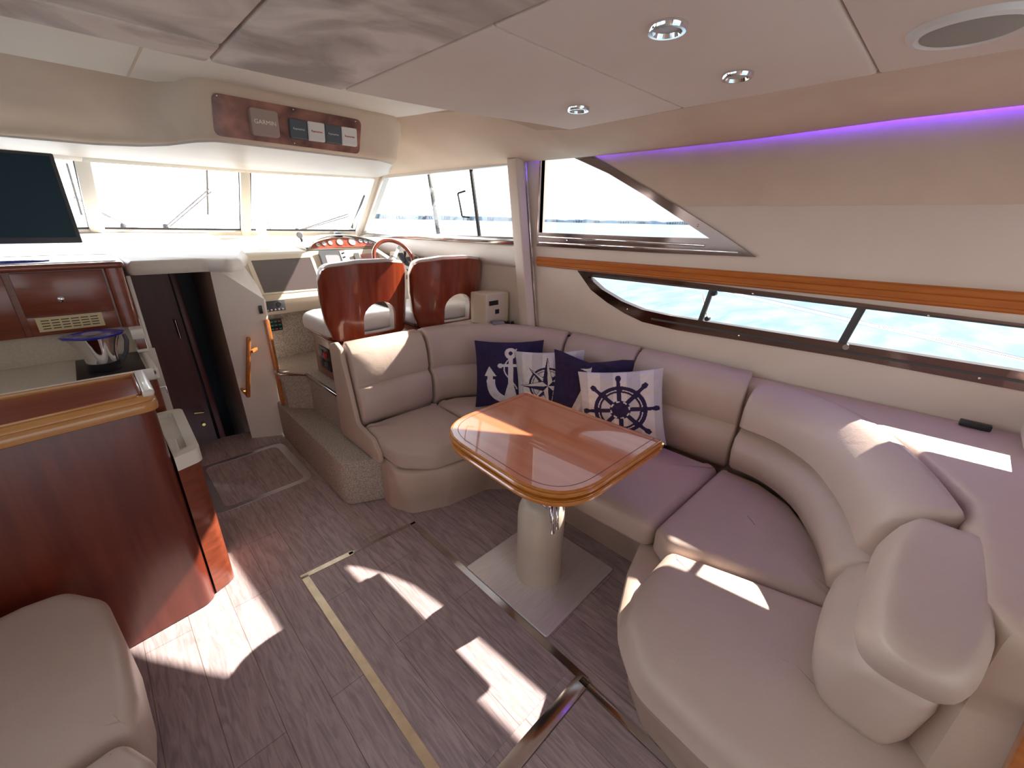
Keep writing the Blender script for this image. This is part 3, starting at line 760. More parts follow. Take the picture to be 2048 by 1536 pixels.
# large hatch: brass strip on two sides and steel on the others
e0 = empty('floor_hatch', (0.67, 1.15, 0), 'long floor hatch edged by brass and steel strips beside the table foot', 'floor hatch')
prism('hatch_panel', [(0.405, 0.60), (0.945, 0.60), (0.945, 1.725), (0.385, 1.74)], 0.0005, 0.0025, planks, e0, bev=0)
bm = bmesh.new()
for a, c, w_ in (((0.385, 1.757), (0.398, -0.9), 0.032), ((0.37, 1.757), (0.62, 1.745), 0.028)): bar_bm(bm, (*a, 0.002), (*c, 0.002), 0.005 if False else w_, 0.005, (0, 0, 1), 0)
from_bm('brass_strip', bm, goldtrim, e0)
bm = bmesh.new()
for a, c, w_ in (((0.60, 1.746), (0.975, 1.725), 0.018), ((0.962, 1.73), (0.955, 0.53), 0.03)): bar_bm(bm, (*a, 0.002), (*c, 0.002), w_, 0.005, (0, 0, 1), 0)
from_bm('steel_strip', bm, steel, e0)
e0 = empty('floor_hatch', (0.8, 0.2, 0), 'floor hatch with a wide polished steel frame at the foot of the large curved cushion', 'floor hatch')
bm = bmesh.new()
for a, c, w_ in (((0.42, 0.54), (0.965, 0.54), 0.055), ((0.945, 0.55), (0.90, -0.9), 0.03)): bar_bm(bm, (*a, 0.003), (*c, 0.003), w_, 0.006, (0, 0, 1), 0.002)
from_bm('hatch_frame', bm, steel, e0)
prism('hatch_panel', [(0.42, -0.8), (0.885, -0.8), (0.925, 0.51), (0.42, 0.51)], 0.0005, 0.003, planks, e0, bev=0)

# ================================================================== SETTEE
sb = empty('settee', (1.7, 0.7, 0), 'low leather-covered base of the U-shaped settee, curving inwards towards the floor', 'settee base')
floor_line = [(1.02, 2.45), (0.965, 1.94), (1.0, 1.80), (1.2, 1.715), (1.48, 1.68), (1.585, 1.58), (1.60, 1.2), (1.60, 0.68), (1.50, 0.56), (1.26, 0.50), (1.06, 0.42), (0.97, 0.31), (0.935, 0.15), (0.92, -1.3), (2.3, -1.3), (2.1, 2.45)]
fl_ = rounded(floor_line[::-1] if area2(floor_line) < 0 else floor_line, 0.08, 4)
if area2(fl_) < 0: fl_ = fl_[::-1]
def toward(pts, d):
    out = []
    ins_ = inset(pts, -d)
    for (x, y), (X_, Y_) in zip(pts, ins_):
        back = (x > 1.9) or (y > 2.40) or (y < -1.2)
        portside = (x < 1.1 and y > 1.9)
        out.append((x, y) if back else ((x - 0.015, y) if portside else (X_, Y_)))
    return out
rings = []
for z, d in ((0.001, 0.0), (0.05, 0.004), (0.10, 0.022), (0.16, 0.045), (0.23, 0.062), (0.30, 0.07), (0.315, 0.062), (0.32, 0.03)):
    rings.append([(x, y, z) for x, y in toward(fl_, d)])
loft('base_panel', rings, leather_base, sb, sharp=60)
ep = [(2.45, 0.30), (2.45, 0.90), (2.37, 0.925), (2.31, 0.90), (2.20, 0.46), (2.02, 0.43), (1.96, 0.36), (1.95, 0.30)]
prism('end_panel', rounded(ep, 0.025, 3), 0.915, 0.945, leather_base, sb, bev=0.008, mapf=lambda u, v, w_: (w_, u, v))

G1 = 'seat cushions of the settee'
def tagged(o, label, cat, group=None): return tag(o, label, cat, group)
ZS0, ZS = 0.325, 0.45
A_pts = rounded([(0.945, 2.20), (0.945, 1.80), (1.08, 1.655), (1.445, 1.61), (1.475, 2.20)], [0.02, 0.12, 0.12, 0.03, 0.02], 6)
tagged(cushion('seat_cushion', A_pts, ZS0, ZS, leather, rt=0.05, crown=0.018), 'taupe leather seat cushion at the forward end of the settee, beside the carpeted step', 'seat cushion', G1)
B_pts = rounded([(1.482, 2.20), (1.452, 1.605), (1.38, 1.50), (1.37, 1.16), (2.05, 1.16), (2.02, 1.66), (1.93, 1.92), (1.78, 2.08), (1.62, 2.18)], [0.02, 0.04, 0.05, 0.03, 0.02, 0.1, 0.1, 0.1, 0.05], 4)
tagged(cushion('seat_cushion', B_pts, ZS0, ZS, leather, rt=0.045, crown=0.01, center=(1.68, 1.65)), 'leather corner seat cushion under the printed pillows, mostly behind the table', 'seat cushion', G1)
C_pts = rounded([(1.365, 1.153), (1.385, 0.56), (2.06, 0.545), (2.055, 1.153)], [0.03, 0.06, 0.02, 0.02], 6)
tagged(cushion('seat_cushion', C_pts, ZS0, ZS, leather, rt=0.05, crown=0.018), 'leather seat cushion on the starboard side, aft of the table and below the wheel pillow', 'seat cushion', G1)
D_pts = rounded([(1.40, 0.552), (1.345, 0.47), (1.49, -0.06), (1.62, -0.02), (1.80, 0.06), (1.98, 0.20), (2.06, 0.35), (2.065, 0.537)], [0.04, 0.05, 0.02, 0.1, 0.1, 0.1, 0.1, 0.02], 4)
tagged(cushion('seat_cushion', D_pts, ZS0, ZS, leather, rt=0.04, crown=0.018), 'fan-shaped leather corner seat cushion in front of the long curved backrest', 'seat cushion', G1)
E_pts = rounded([(1.335, 0.462), (1.12, 0.462), (0.93, 0.42), (0.815, 0.29), (0.795, 0.1), (0.80, -1.15), (1.35, -1.15), (1.482, -0.065)], [0.05, 0.1, 0.14, 0.14, 0.1, 0.05, 0.02, 0.02], 6)
tagged(cushion('seat_cushion', E_pts, 0.315, 0.455, leather, rt=0.065, rb=0.03, crown=0.018, bulge=0.012, center=(1.1, 0.0)), 'large rounded leather seat cushion at the near end of the settee, sunlit at its tip', 'seat cushion', G1)

# backrests: two padded rolls in profile
def back_prof(lean=0.06, top=0.93, base=0.45, mid=0.67, depth=0.14, fat=0.03):
    P = []
    P += [(-0.02, base - 0.03), (0.0, base), (fat * 0.8, base + 0.035), (fat, (base + mid) / 2), (fat * 0.7, mid - 0.035), (-0.006 - lean * 0.35, mid)]
    P += [(fat * 0.75 - lean * 0.4, mid + 0.03), (fat * 0.8 - lean * 0.6, (mid + top) / 2), (fat * 0.5 - lean * 0.8, top - 0.06), (-lean - 0.012, top - 0.02), (-lean - 0.05, top - 0.002), (-lean - 0.085, top - 0.004)]
    P += [(-depth, top - 0.03), (-depth, base - 0.03)]
    return P
G2 = 'back cushions of the settee'
tagged(sweep('back_cushion', [(0.955, 2.205), (1.12, 2.205), (1.3, 2.205), (1.455, 2.20)], back_prof(0.075, 0.925, depth=0.17, fat=0.02), leather, side=-1, puff=0.018), 'leather back cushion at the forward end of the settee, its top edge in sunlight', 'back cushion', G2)
arc = smooth_path([(1.47, 2.20), (1.60, 2.185), (1.78, 2.08), (1.92, 1.92), (2.0, 1.72), (2.03, 1.60)], 4)
tagged(sweep('back_cushion', arc, back_prof(0.06, 0.93, depth=0.12, fat=0.02), leather, side=-1, puff=0.012), 'curved leather corner back cushion behind the anchor pillow', 'back cushion', G2)
tagged(sweep('back_cushion', [(2.032, 1.59), (2.042, 1.45), (2.052, 1.25), (2.06, 1.115)], back_prof(0.06, 0.93, depth=0.10, fat=0.02), leather, side=-1, puff=0.012), 'leather back cushion behind the compass and sailboat pillows', 'back cushion', G2)
tagged(sweep('back_cushion', [(2.062, 1.105), (2.07, 0.9), (2.08, 0.7), (2.09, 0.52)], back_prof(0.05, 0.93, depth=0.10, fat=0.02), leather, side=-1, puff=0.014), 'leather back cushion beside the ship wheel pillow on the starboard side', 'back cushion', G2)
dp = smooth_path([(2.085, 0.505), (2.06, 0.33), (1.95, 0.165), (1.80, 0.06), (1.66, -0.01), (1.50, -0.065)], 4)
tagged(sweep('back_cushion', dp, back_prof(0.07, 0.905, 0.45, 0.66, depth=0.17, fat=0.07), leather, side=-1, puff=0.025, shear=lambda q, s: [q[0] - max(0, q[2] - 0.45) * 0.15 * s, q[1], q[2]]), 'long curved leather back cushion in the aft corner, a patch of sun on its top', 'back cushion', G2)
def closed_smooth(pts, n=5):
    N = len(pts); P = [Vector(p) for p in pts]; out = []
    for i in range(N):
        p0, p1, p2, p3 = P[i - 1], P[i], P[(i + 1) % N], P[(i + 2) % N]
        for k in range(n):
            t_ = k / n
            out.append(tuple(0.5 * ((2 * p1) + (p2 - p0) * t_ + (2 * p0 - 5 * p1 + 4 * p2 - p3) * t_ ** 2 + (3 * p1 - p0 - 3 * p2 + p3) * t_ ** 3)))
    return out
lowo = [(1.485, -0.24), (1.20, -0.25), (1.06, -0.205), (1.045, -0.14), (1.07, -0.07), (1.14, -0.04), (1.25, -0.03), (1.37, -0.03), (1.475, -0.045), (1.50, -0.12)]
cap1 = [(1.455, -0.27), (1.20, -0.265), (1.04, -0.235), (1.015, -0.18), (1.025, -0.115), (1.09, -0.088), (1.20, -0.083), (1.33, -0.08), (1.455, -0.085), (1.475, -0.17)]
cap2 = [(1.42, -0.285), (1.10, -0.262), (0.925, -0.228), (0.872, -0.18), (0.872, -0.115), (0.94, -0.085), (1.10, -0.08), (1.26, -0.088), (1.415, -0.12), (1.435, -0.20)]
def mixo(a, b_, t_): return [(p[0] * (1 - t_) + q[0] * t_, p[1] * (1 - t_) + q[1] * t_) for p, q in zip(a, b_)]
def ccw(p): return p if area2(p) > 0 else p[::-1]
rings = []
for z, src, d in ((0.456, lowo, 0.02), (0.47, lowo, 0.004), (0.50, lowo, -0.008), (0.56, lowo, -0.016), (0.61, mixo(lowo, cap1, 0.25), -0.016), (0.65, mixo(lowo, cap1, 0.6), -0.006), (0.672, cap1, 0.004), (0.682, cap1, 0.012),
                  (0.692, cap1, 0.004), (0.715, mixo(cap1, cap2, 0.12), -0.008), (0.76, mixo(cap1, cap2, 0.4), -0.014), (0.81, mixo(cap1, cap2, 0.7), -0.012), (0.85, mixo(cap1, cap2, 0.9), -0.006), (0.872, cap2, 0.002), (0.884, cap2, 0.010)):
    P = inset(ccw(closed_smooth(src)), d); rings.append([(x, y, z) for x, y in P])
base_ring = rings[-1]
for sc_, z in ((0.90, 0.893), (0.75, 0.895), (0.5, 0.896), (0.2, 0.896), (0.03, 0.896)):
    rings.append([(1.15 + (x - 1.15) * sc_, -0.175 + (y + 0.175) * sc_, z) for x, y, _z in base_ring])
tagged(loft('back_cushion', rings, leather, sharp=75), 'squat rounded leather back cushion nearest the camera, closing the aft end of the settee', 'back cushion', G2)

# shelf behind the backs
sh = [(1.07, -1.5), (1.07, -0.27), (1.13, -0.22), (1.4, -0.215), (1.6, -0.21), (1.84, -0.09), (2.0, 0.07), (2.13, 0.26), (2.165, 0.5), (2.155, 0.9), (2.13, 1.55), (2.06, 1.85), (1.94, 2.06), (1.78, 2.2), (1.5, 2.33), (1.5, 2.46), (2.10, 2.46), (2.118, 2.45), (wall_x(2.4) - 0.003, 2.4), (wall_x(-1.5) - 0.003, -1.5)]
if area2(sh) < 0: sh = sh[::-1]
o = prism('settee_shelf', sh, 0.33, 0.902, leather_base, bev=0.05, seg=6)
tag(o, 'flat cream vinyl shelf running behind the settee backs along the starboard wall', 'shelf')

# ================================================================== TABLE
tb = empty('saloon_table', (1.23, 1.0, 0), 'folding varnished table on a cream column with a square steel foot', 'table')
prism('foot_plate', rounded([(0.975, 0.745), (1.49, 0.755), (1.49, 1.265), (0.975, 1.265)], 0.012, 3), 0.0005, 0.011, brushed, tb, bev=0.003)
lathe('column', [(0.0, 0.011), (0.108, 0.011), (0.108, 0.35), (0.104, 0.39), (0.09, 0.425), (0.07, 0.44), (0.0, 0.44)], (1.21, 1.0, 0), ivory, tb, 40)
lathe('socket', [(0, 0.44), (0.045, 0.44), (0.045, 0.462), (0.032, 0.468), (0.032, 0.655), (0, 0.655)], (1.21, 1.0, 0), chrome, tb, 28)
cl = box('clamp', (1.185, 0.935, 0.475), (0.09, 0.06, 0.035), chrome, tb, bev=0.01)
tube('clamp_lever', [(1.165, 0.905, 0.475), (1.14, 0.885, 0.46), (1.132, 0.875, 0.42), (1.135, 0.872, 0.37)], 0.010, chrome, cl)
tube('clamp_lever', [(1.19, 0.90, 0.475), (1.165, 0.878, 0.455), (1.155, 0.868, 0.41), (1.158, 0.866, 0.38)], 0.008, chrome, cl)
top = [(1.535, 1.425), (0.925, 1.415), (0.892, 0.66), (1.572, 0.648)]
tr_ = rounded(top, [0.012, 0.24, 0.24, 0.012], 12)
prism('support', [(1.02, 0.80), (1.4, 0.80), (1.4, 1.25), (1.02, 1.25)], 0.655, 0.673, darkgrey, tb, bev=0)
def leaf(name, z0, z1, off):
    if off: pts = inset(tr_ if area2(tr_) > 0 else tr_[::-1], off)
    else: pts = tr_ if area2(tr_) > 0 else tr_[::-1]
    h = (z1 - z0)
    rings = []
    for s, d in ((0, 0.02), (0.1, 0.008), (0.3, 0.0), (0.55, 0.0), (0.72, 0.004), (0.76, 0.010), (0.82, 0.004), (0.95, 0.004), (1.0, 0.009)):
        rings.append([(x, y, z0 + h * s) for x, y in inset(pts, d)])
    return loft(name, rings, trimwood2, tb, sharp=35)
trimwood2 = mat('table_edge_wood', (0.52, 0.175, 0.022), 0.25, coat=0.8, col2=(0.60, 0.225, 0.035), scale=8, stretch=(3, 3, 20), detail=4)
lf = leaf('lower_leaf', 0.672, 0.703, 0.003)
ul = leaf('upper_leaf', 0.71, 0.74, 0.0)
pts = tr_ if area2(tr_) > 0 else tr_[::-1]
prism('veneer', inset(pts, 0.012), 0.7395, 0.7412, tablewood, ul, bev=0)
loft('inlay_line', [[(x, y, 0.7412) for x, y in inset(pts, 0.036)], [(x, y, 0.7416) for x, y in inset(pts, 0.036)], [(x, y, 0.7416) for x, y in inset(pts, 0.0388)], [(x, y, 0.7412) for x, y in inset(pts, 0.0388)]], mahog, ul, cap=False)
box('hinge', (1.568, 0.655, 0.711), (0.02, 0.02, 0.03), brass, tb, bev=0.004)

# ================================================================== PRINTED PILLOWS
def pillow(label, c, right, upv, W_, H_, paint, mats, th=0.11, fold=None, n=150):
    right = Vector(right).normalized(); upv = Vector(upv); upv = (upv - right * upv.dot(right)).normalized()
    nrm = right.cross(upv)
    bm = bmesh.new(); fr_, bk = [], []
    for j in range(n + 1):
        ra, rb_ = [], []
        for i in range(n + 1):
            u = -1 + 2 * i / n; v = -1 + 2 * j / n
            edge = (max(0, 1 - abs(u) ** 2.2) * max(0, 1 - abs(v) ** 2.2)) ** 0.55
            px = u * (1 - 0.06 * (1 - abs(v) ** 2) * abs(u) ** 3) ; py = v * (1 - 0.07 * (1 - abs(u) ** 2) * abs(v) ** 3)
            wr = 0.011 * noise.noise(Vector((u * 3 + c[0] * 9, v * 3, 1.7))) + 0.007 * noise.noise(Vector((u * 8, v * 7 + c[1] * 9, 4.1)))
            dx, dy, dz = fold(u, v) if fold else (0, 0, 0)
            base = Vector(c) + right * ((px) * W_ / 2 + dx) + upv * ((py) * H_ / 2 + dy)
            bulgef = th / 2 * edge + wr * min(1, edge * 2) + dz
            ra.append(bm.verts.new(base + nrm * (bulgef + 0.0)))
            onb = i in (0, n) or j in (0, n)
            rb_.append(ra[-1] if onb else bm.verts.new(base - nrm * (th / 2 * edge * 0.8 - dz)))
        fr_.append(ra); bk.append(rb_)
    for j in range(n):
        for i in range(n):
            f = bm.faces.new((fr_[j][i], fr_[j][i + 1], fr_[j + 1][i + 1], fr_[j + 1][i]))
            u = -1 + 2 * (i + 0.5) / n; v = -1 + 2 * (j + 0.5) / n
            f.material_index = paint(u, v)
            f2 = bm.faces.new((bk[j][i], bk[j + 1][i], bk[j + 1][i + 1], bk[j][i + 1])); f2.material_index = paint(0.98, 0.98)
    me = bpy.data.meshes.new('throw_pillow'); bm.normal_update(); bm.to_mesh(me); bm.free()
    o = link('throw_pillow', me, mats, None, 80)
    return tag(o, label, 'pillow', 'printed pillows on the settee')
def seg(u, v, a, b_, r0, r1=None):
    ax, ay = a; bx, by = b_; dx, dy = bx - ax, by - ay
    t_ = max(0, min(1, ((u - ax) * dx + (v - ay) * dy) / (dx * dx + dy * dy)))
    d = math.hypot(u - ax - dx * t_, v - ay - dy * t_)
    return d < (r0 + ((r1 if r1 is not None else r0) - r0) * t_)
def tri(u, v, a, b_, c):
    def s(p, q): return (u - q[0]) * (p[1] - q[1]) - (p[0] - q[0]) * (v - q[1])
    d1, d2, d3 = s(a, b_), s(b_, c), s(c, a)
    return not ((d1 < 0 or d2 < 0 or d3 < 0) and (d1 > 0 or d2 > 0 or d3 > 0))
def stripes(u): return 2 if (int((u + 2) / 0.31) % 2) else 1
def anchor(u, v):
    cx = 0.02; x, y = (u - cx) / 1.12, (v + 0.02) / 1.12
    r = math.hypot(x, y - 0.60)
    if 0.055 < r < 0.15: return 1
    if seg(x, y, (0, 0.47), (0, -0.2), 0.055, 0.07) or seg(x, y, (0, -0.2), (0, -0.55), 0.07, 0.16): return 1
    if seg(x, y, (-0.25, 0.28), (0.25, 0.28), 0.035) or math.hypot(abs(x) - 0.27, y - 0.28) < 0.065: return 1
    ro = math.hypot(x, (y + 0.14) / 1.05)
    if y < -0.05 and 0.40 < ro < 0.62 and abs(x) < 0.63 and y < -0.08: return 1
    if y > -0.2 and tri(abs(x), y, (0.36, 0.0), (0.68, 0.0), (0.55, 0.26)): return 1
    if y <= 0.03 and y > -0.2 and 0.46 < abs(x) < 0.60: return 1
    wv = 0.17 * math.sin((y - 0.5) * 5.2)
    if -0.35 < y < 0.72 and abs(x - wv) < 0.018: return 1
    return 0
def compass(u, v):
    x, y = u, v + 0.02
    r = math.hypot(x, y); a = math.atan2(x, y)
    def star(a0, L, wdt):
        for k in range(4):
            an = a0 + k * PI / 2
            ux, uy = math.sin(an), math.cos(an)
            al = x * ux + y * uy; ac = x * uy - y * ux
            if al > 0 and abs(ac) < wdt * (1 - al / L) and al < L and (al > abs(ac)):
                return (0 if ac < 0 else 1) if abs(ac) < wdt * (1 - al / L) - 0.012 else 0
        return None
    s = star(0, 0.88, 0.17)
    if s is not None: return 0 if s == 0 else 1
    s = star(PI / 4, 0.78, 0.13)
    if s is not None: return 0 if s == 0 else 1
    if 0.50 < r < 0.56 or 0.44 < r < 0.46 or 0.29 < r < 0.31 or 0.22 < r < 0.25: return 0
    return stripes(u)
def boat(u, v):
    if tri(u, v, (0.0, -0.75), (0.02, 0.55), (-0.42, -0.75)): return 1
    if tri(u, v, (0.10, -0.75), (0.08, 0.25), (0.42, -0.75)): return 1
    if tri(u, v, (0.02, 0.62), (0.02, 0.78), (-0.24, 0.66)): return 1
    if seg(u, v, (0.03, 0.8), (0.03, -0.8), 0.012): return 1
    return 0
def wheel(u, v):
    x, y = (u + 0.0) / 1.16, (v + 0.04) / 1.16; r = math.hypot(x, y)
    if r < 0.14: return 0
    if 0.17 < r < 0.20 and int((math.atan2(y, x) + PI) / (PI / 8)) % 2 == 0: return 1
    if r < 0.21: return 0
    if 0.435 < r < 0.455 and (math.atan2(y, x) * 4 / PI) % 1 > 0.18 and (math.atan2(y, x) * 4 / PI) % 1 < 0.82: return 1
    if 0.39 < r < 0.54: return 0
    for k in range(8):
        an = k * PI / 4 + 0.03
        ux, uy = math.cos(an), math.sin(an); al = x * ux + y * uy; ac = abs(-x * uy + y * ux)
        if 0.1 < al < 0.56 and ac < 0.045: return 0
        if 0.5 < al < 0.80 and ac < 0.036 + 0.026 * max(0, 1 - abs(al - 0.73) / 0.08): return 0
    return stripes(u)
mw = [navy_cloth, white_cloth, grey_stripe]
pillow('navy pillow printed with a white anchor, leftmost of the four pillows', (1.79, 1.81, 0.672), (0.60, -0.50, 0.0), (0.05, 0.16, 1), 0.445, 0.44, anchor, mw)
pillow('striped white pillow with a navy compass star, beside the anchor pillow', (1.885, 1.545, 0.655), (0.22, -0.42, 0.06), (0.12, 0.08, 1), 0.44, 0.42, compass, mw)
def fold3(u, v):
    d = max(0, v - 0.2)
    return (0, -0.045 * d * max(0, 1 - abs(u + 0.05) * 1.3) , 0.05 * d)
pillow('navy pillow with a white sailboat, slumped between the compass and wheel pillows', (1.925, 1.275, 0.69), (0.17, -0.43, 0.0), (0.16, 0.05, 1), 0.46, 0.42, boat, mw, fold=fold3)
pillow('striped white pillow with a navy ship wheel, rightmost and frontmost of the four', (1.885, 1.04, 0.665), (0.20, -0.40, 0.08), (0.08, 0.06, 0.38), 0.45, 0.41, wheel, mw, th=0.09)

# ================================================================== BAR CABINET (dark, foreground left)
bc = empty('bar_cabinet', (-0.5, 2.0, 0), 'tall dark mahogany bar cabinet with a fiddled top, in the left foreground', 'cabinet')
body = rounded([(-0.92, 1.785), (0.058, 1.888), (0.062, 2.16), (-0.92, 2.16)], [0, 0.06, 0.04, 0], 8)
prism('body', body, 0.004, 0.955, mahog, bc, bev=0.002)
tp = rounded([(-0.92, 1.765), (0.072, 1.868), (0.072, 2.175), (-0.92, 2.175)], [0, 0.05, 0.04, 0], 8)
rings = []
for z, d in ((0.935, 0.012), (0.94, 0.002), (0.955, 0.0), (0.972, 0.003), (0.976, 0.007), (0.98, 0.003), (0.992, 0.006), (0.998, 0.012)):
    rings.append([(x, y, z) for x, y in inset(tp, d)])
loft('edge_moulding', rings, trimwood, bc)
prism('top_panel', inset(rounded([(-0.92, 1.80), (0.035, 1.90), (0.03, 2.13), (-0.92, 2.13)], 0.01, 2), 0), 0.997, 1.0005, mahog_h, bc, bev=0)
bm = bmesh.new()
bar_bm(bm, (-0.92, 2.145, 1.004), (0.04, 2.145, 1.004), 0.012, 0.022, (0, 0, 1), 0.004)
bar_bm(bm, (-0.92, 1.787, 1.001), (0.02, 1.885, 1.001), 0.008, 0.01, (0, 0, 1), 0.003)
from_bm('fiddle_rail', bm, trimwood, bc)
bm = bmesh.new(); bar_bm(bm, (0.03, 1.895, 1.003), (0.03, 2.14, 1.003), 0.01, 0.018, (0, 0, 1), 0.003); from_bm('inner_lip', bm, mahog_h, bc)
prism('corner_cap', rounded([(0.036, 1.873), (0.07, 1.878), (0.07, 2.17), (0.036, 2.17)], [0.0, 0.02, 0.03, 0], 5), 0.99, 1.016, gelcoat, bc, bev=0.01)

# lower bin column with a cream tray
bn = empty('bin_unit', (0.1, 2.2, 0), 'low varnished bin column with a cream moulded tray top, behind the bar cabinet corner', 'bin')
prism('body', rounded([(0.066, 1.93), (0.148, 1.965), (0.16, 2.44), (0.066, 2.44)], [0.0, 0.05, 0.05, 0], 8), 0.004, 0.665, mahog_h, bn, bev=0.002)
ro = rounded([(0.066, 1.915), (0.155, 1.945), (0.17, 2.46), (0.066, 2.46)], [0.0, 0.04, 0.04, 0], 8)
ri = rounded([(0.068, 1.965), (0.118, 1.985), (0.128, 2.42), (0.068, 2.42)], [0.0, 0.02, 0.02, 0], 8)
plate('tray_rim', ro, [ri], 0.655, 0.715, gelcoat, bn)
prism('tray_floor', ri, 0.66, 0.692, gelcoat, bn, bev=0)
prism('lid', rounded([(0.069, 1.985), (0.095, 1.995), (0.10, 2.14), (0.069, 2.14)], [0, 0.006, 0.02, 0], 4), 0.6925, 0.703, offwhite, bn, bev=0.004)

# ================================================================== GALLEY
gb = empty('lower_cabinet', (-0.4, 2.85, 0), 'dark mahogany galley base units below the beige worktop', 'cabinet')
prism('body', rounded([(-0.82, 2.53), (0.085, 2.53), (0.085, 3.05), (-0.82, 3.05)], [0, 0.01, 0, 0]), 0.004, 0.875, mahog_h, gb, bev=0)
prism('corner_post', rounded([(0.06, 2.51), (0.118, 2.51), (0.118, 3.05), (0.06, 3.05)], [0.02, 0.03, 0, 0], 6), 0.004, 0.875, mahog_h, gb, bev=0)
bm = bmesh.new(); bar_bm(bm, (0.124, 3.0, 0.004), (0.124, 3.0, 0.9), 0.01, 0.09, (1, 0, 0), 0); from_bm('edge_strip', bm, gelcoat, gb)
tube('towel_hook', [(0.13, 2.9, 0.70), (0.16, 2.9, 0.70), (0.162, 2.9, 0.66)], 0.004, chrome, gb)
wt = empty('worktop', (-0.4, 2.7, 0.875), 'beige galley worktop with a cream rolled edge and dark hob at its right end', 'worktop')
prism('top', [(-0.82, 2.50), (0.10, 2.50), (0.10, 2.95), (-0.82, 2.95)], 0.877, 0.912, worktop, wt, bev=0.002)
rr = rounded([(-0.82, 2.47), (0.13, 2.47), (0.13, 2.93), (0.10, 2.93), (0.10, 2.50), (-0.82, 2.50)], [0, 0.035, 0, 0, 0.01, 0], 6)
bm = bmesh.new(); add_box(bm, (-0.345, 2.485, 0.90), (0.95, 0.03, 0.056), 0.012, 3); add_box(bm, (0.115, 2.70, 0.90), (0.03, 0.46, 0.056), 0.012, 3)
from_bm('rolled_edge', bm, gelcoat, wt)
prism('hob', rounded([(-0.145, 2.515), (0.09, 2.515), (0.09, 2.90), (-0.145, 2.90)], 0.008, 3), 0.9125, 0.918, hobglass, wt, bev=0.001)
sp = box('splashback', (-0.36, 2.958, 0.977), (0.92, 0.02, 0.144), worktop, bev=0); tag(sp, 'beige splashback strip between the worktop and the upper galley cabinet', 'splashback')
gc = empty('galley_cabinet', (-0.45, 3.1, 1.05), 'upper mahogany galley cabinet with a brass-coloured vent, carrying the television', 'cabinet')
prism('body', [(-0.82, 2.915), (0.09, 2.915), (0.09, 3.4), (-0.82, 3.4)], 1.052, 1.345, mahog_h, gc, bev=0)
prism('corner_post', rounded([(0.065, 2.895), (0.135, 2.895), (0.145, 3.15), (0.065, 3.15)], [0.02, 0.035, 0.02, 0], 6), 1.052, 1.345, mahog_h, gc, bev=0)
prism('top_moulding', rounded([(-0.82, 2.885), (0.145, 2.885), (0.15, 3.4), (-0.82, 3.4)], [0, 0.03, 0.02, 0], 6), 1.345, 1.375, mahog_h, gc, bev=0.012)
box('top_sheet', (-0.345, 3.16, 1.377), (0.93, 0.46, 0.004), offwhite, gc, bev=0)
dd = box('door', (-0.095, 2.911, 1.243), (0.305, 0.012, 0.195), mahog_h, gc, bev=0.002)
lathe('knob', [(0, 0), (0.012, 0), (0.012, 0.004), (0.008, 0.007), (0, 0.007)], (-0.115, 2.905, 1.215), chrome, dd, 16, Matrix.Rotation(PI / 2, 3, 'X'))
box('fixed_panel', (-0.095, 2.911, 1.098), (0.305, 0.012, 0.088), mahog_h, gc, bev=0.002)
box('door', (-0.54, 2.911, 1.197), (0.54, 0.012, 0.285), mahog_h, gc, bev=0.002)
holes = []
for i in range(6):
    for j in range(4):
        x0 = -0.207 + 0.0335 * i; z0 = 1.083 + 0.0125 * j
        holes.append([(x0, z0), (x0 + 0.027, z0), (x0 + 0.027, z0 + 0.0045), (x0, z0 + 0.0045)])
ventm = mat('cream_brass_vent', (0.66, 0.53, 0.30), 0.45)
vg = plate('vent_grille', [(-0.222, 1.072), (0.005, 1.072), (0.005, 1.138), (-0.222, 1.138)], holes, 2.9005, 2.9045, ventm, gc, mapf=lambda u, v, w_: (u, w_, v))
box('vent_backing', (-0.108, 2.9048, 1.105), (0.215, 0.0005, 0.06), black, gc, bev=0)
cb = empty('corner_support', (0.11, 2.87, 0.93), 'small cream and mahogany corner support between worktop and upper cabinet', 'support')
prism('upper_block', [(0.085, 2.80), (0.135, 2.80), (0.135, 2.90), (0.085, 2.90)], 1.0, 1.052, gelcoat, cb, bev=0.006)
prism('wood_block', [(0.095, 2.82), (0.130, 2.82), (0.130, 2.88), (0.095, 2.88)], 0.945, 1.0, mahog_h, cb, bev=0.002)
prism('lower_block', [(0.088, 2.81), (0.132, 2.81), (0.132, 2.90), (0.088, 2.90)], 0.929, 0.945, gelcoat, cb, bev=0.004)

# television
tv = empty('television', (-0.34, 3.15, 1.379), 'flat dark television standing on the upper galley cabinet', 'television')
box('bezel', (-0.34, 3.13, 1.655), (0.73, 0.03, 0.40), darkgrey, tv, bev=0.006)
box('screen', (-0.34, 3.1135, 1.662), (0.70, 0.002, 0.36), screen, tv, bev=0)
box('neck', (-0.40, 3.14, 1.42), (0.10, 0.03, 0.08), black, tv)
lathe('stand_foot', [(0, 0), (0.30, 0), (0.30, 0.006), (0.28, 0.010), (0, 0.010)], (-0.41, 3.05, 1.3795), bluep, tv, 40, Matrix.Diagonal((1, 0.35, 1)))

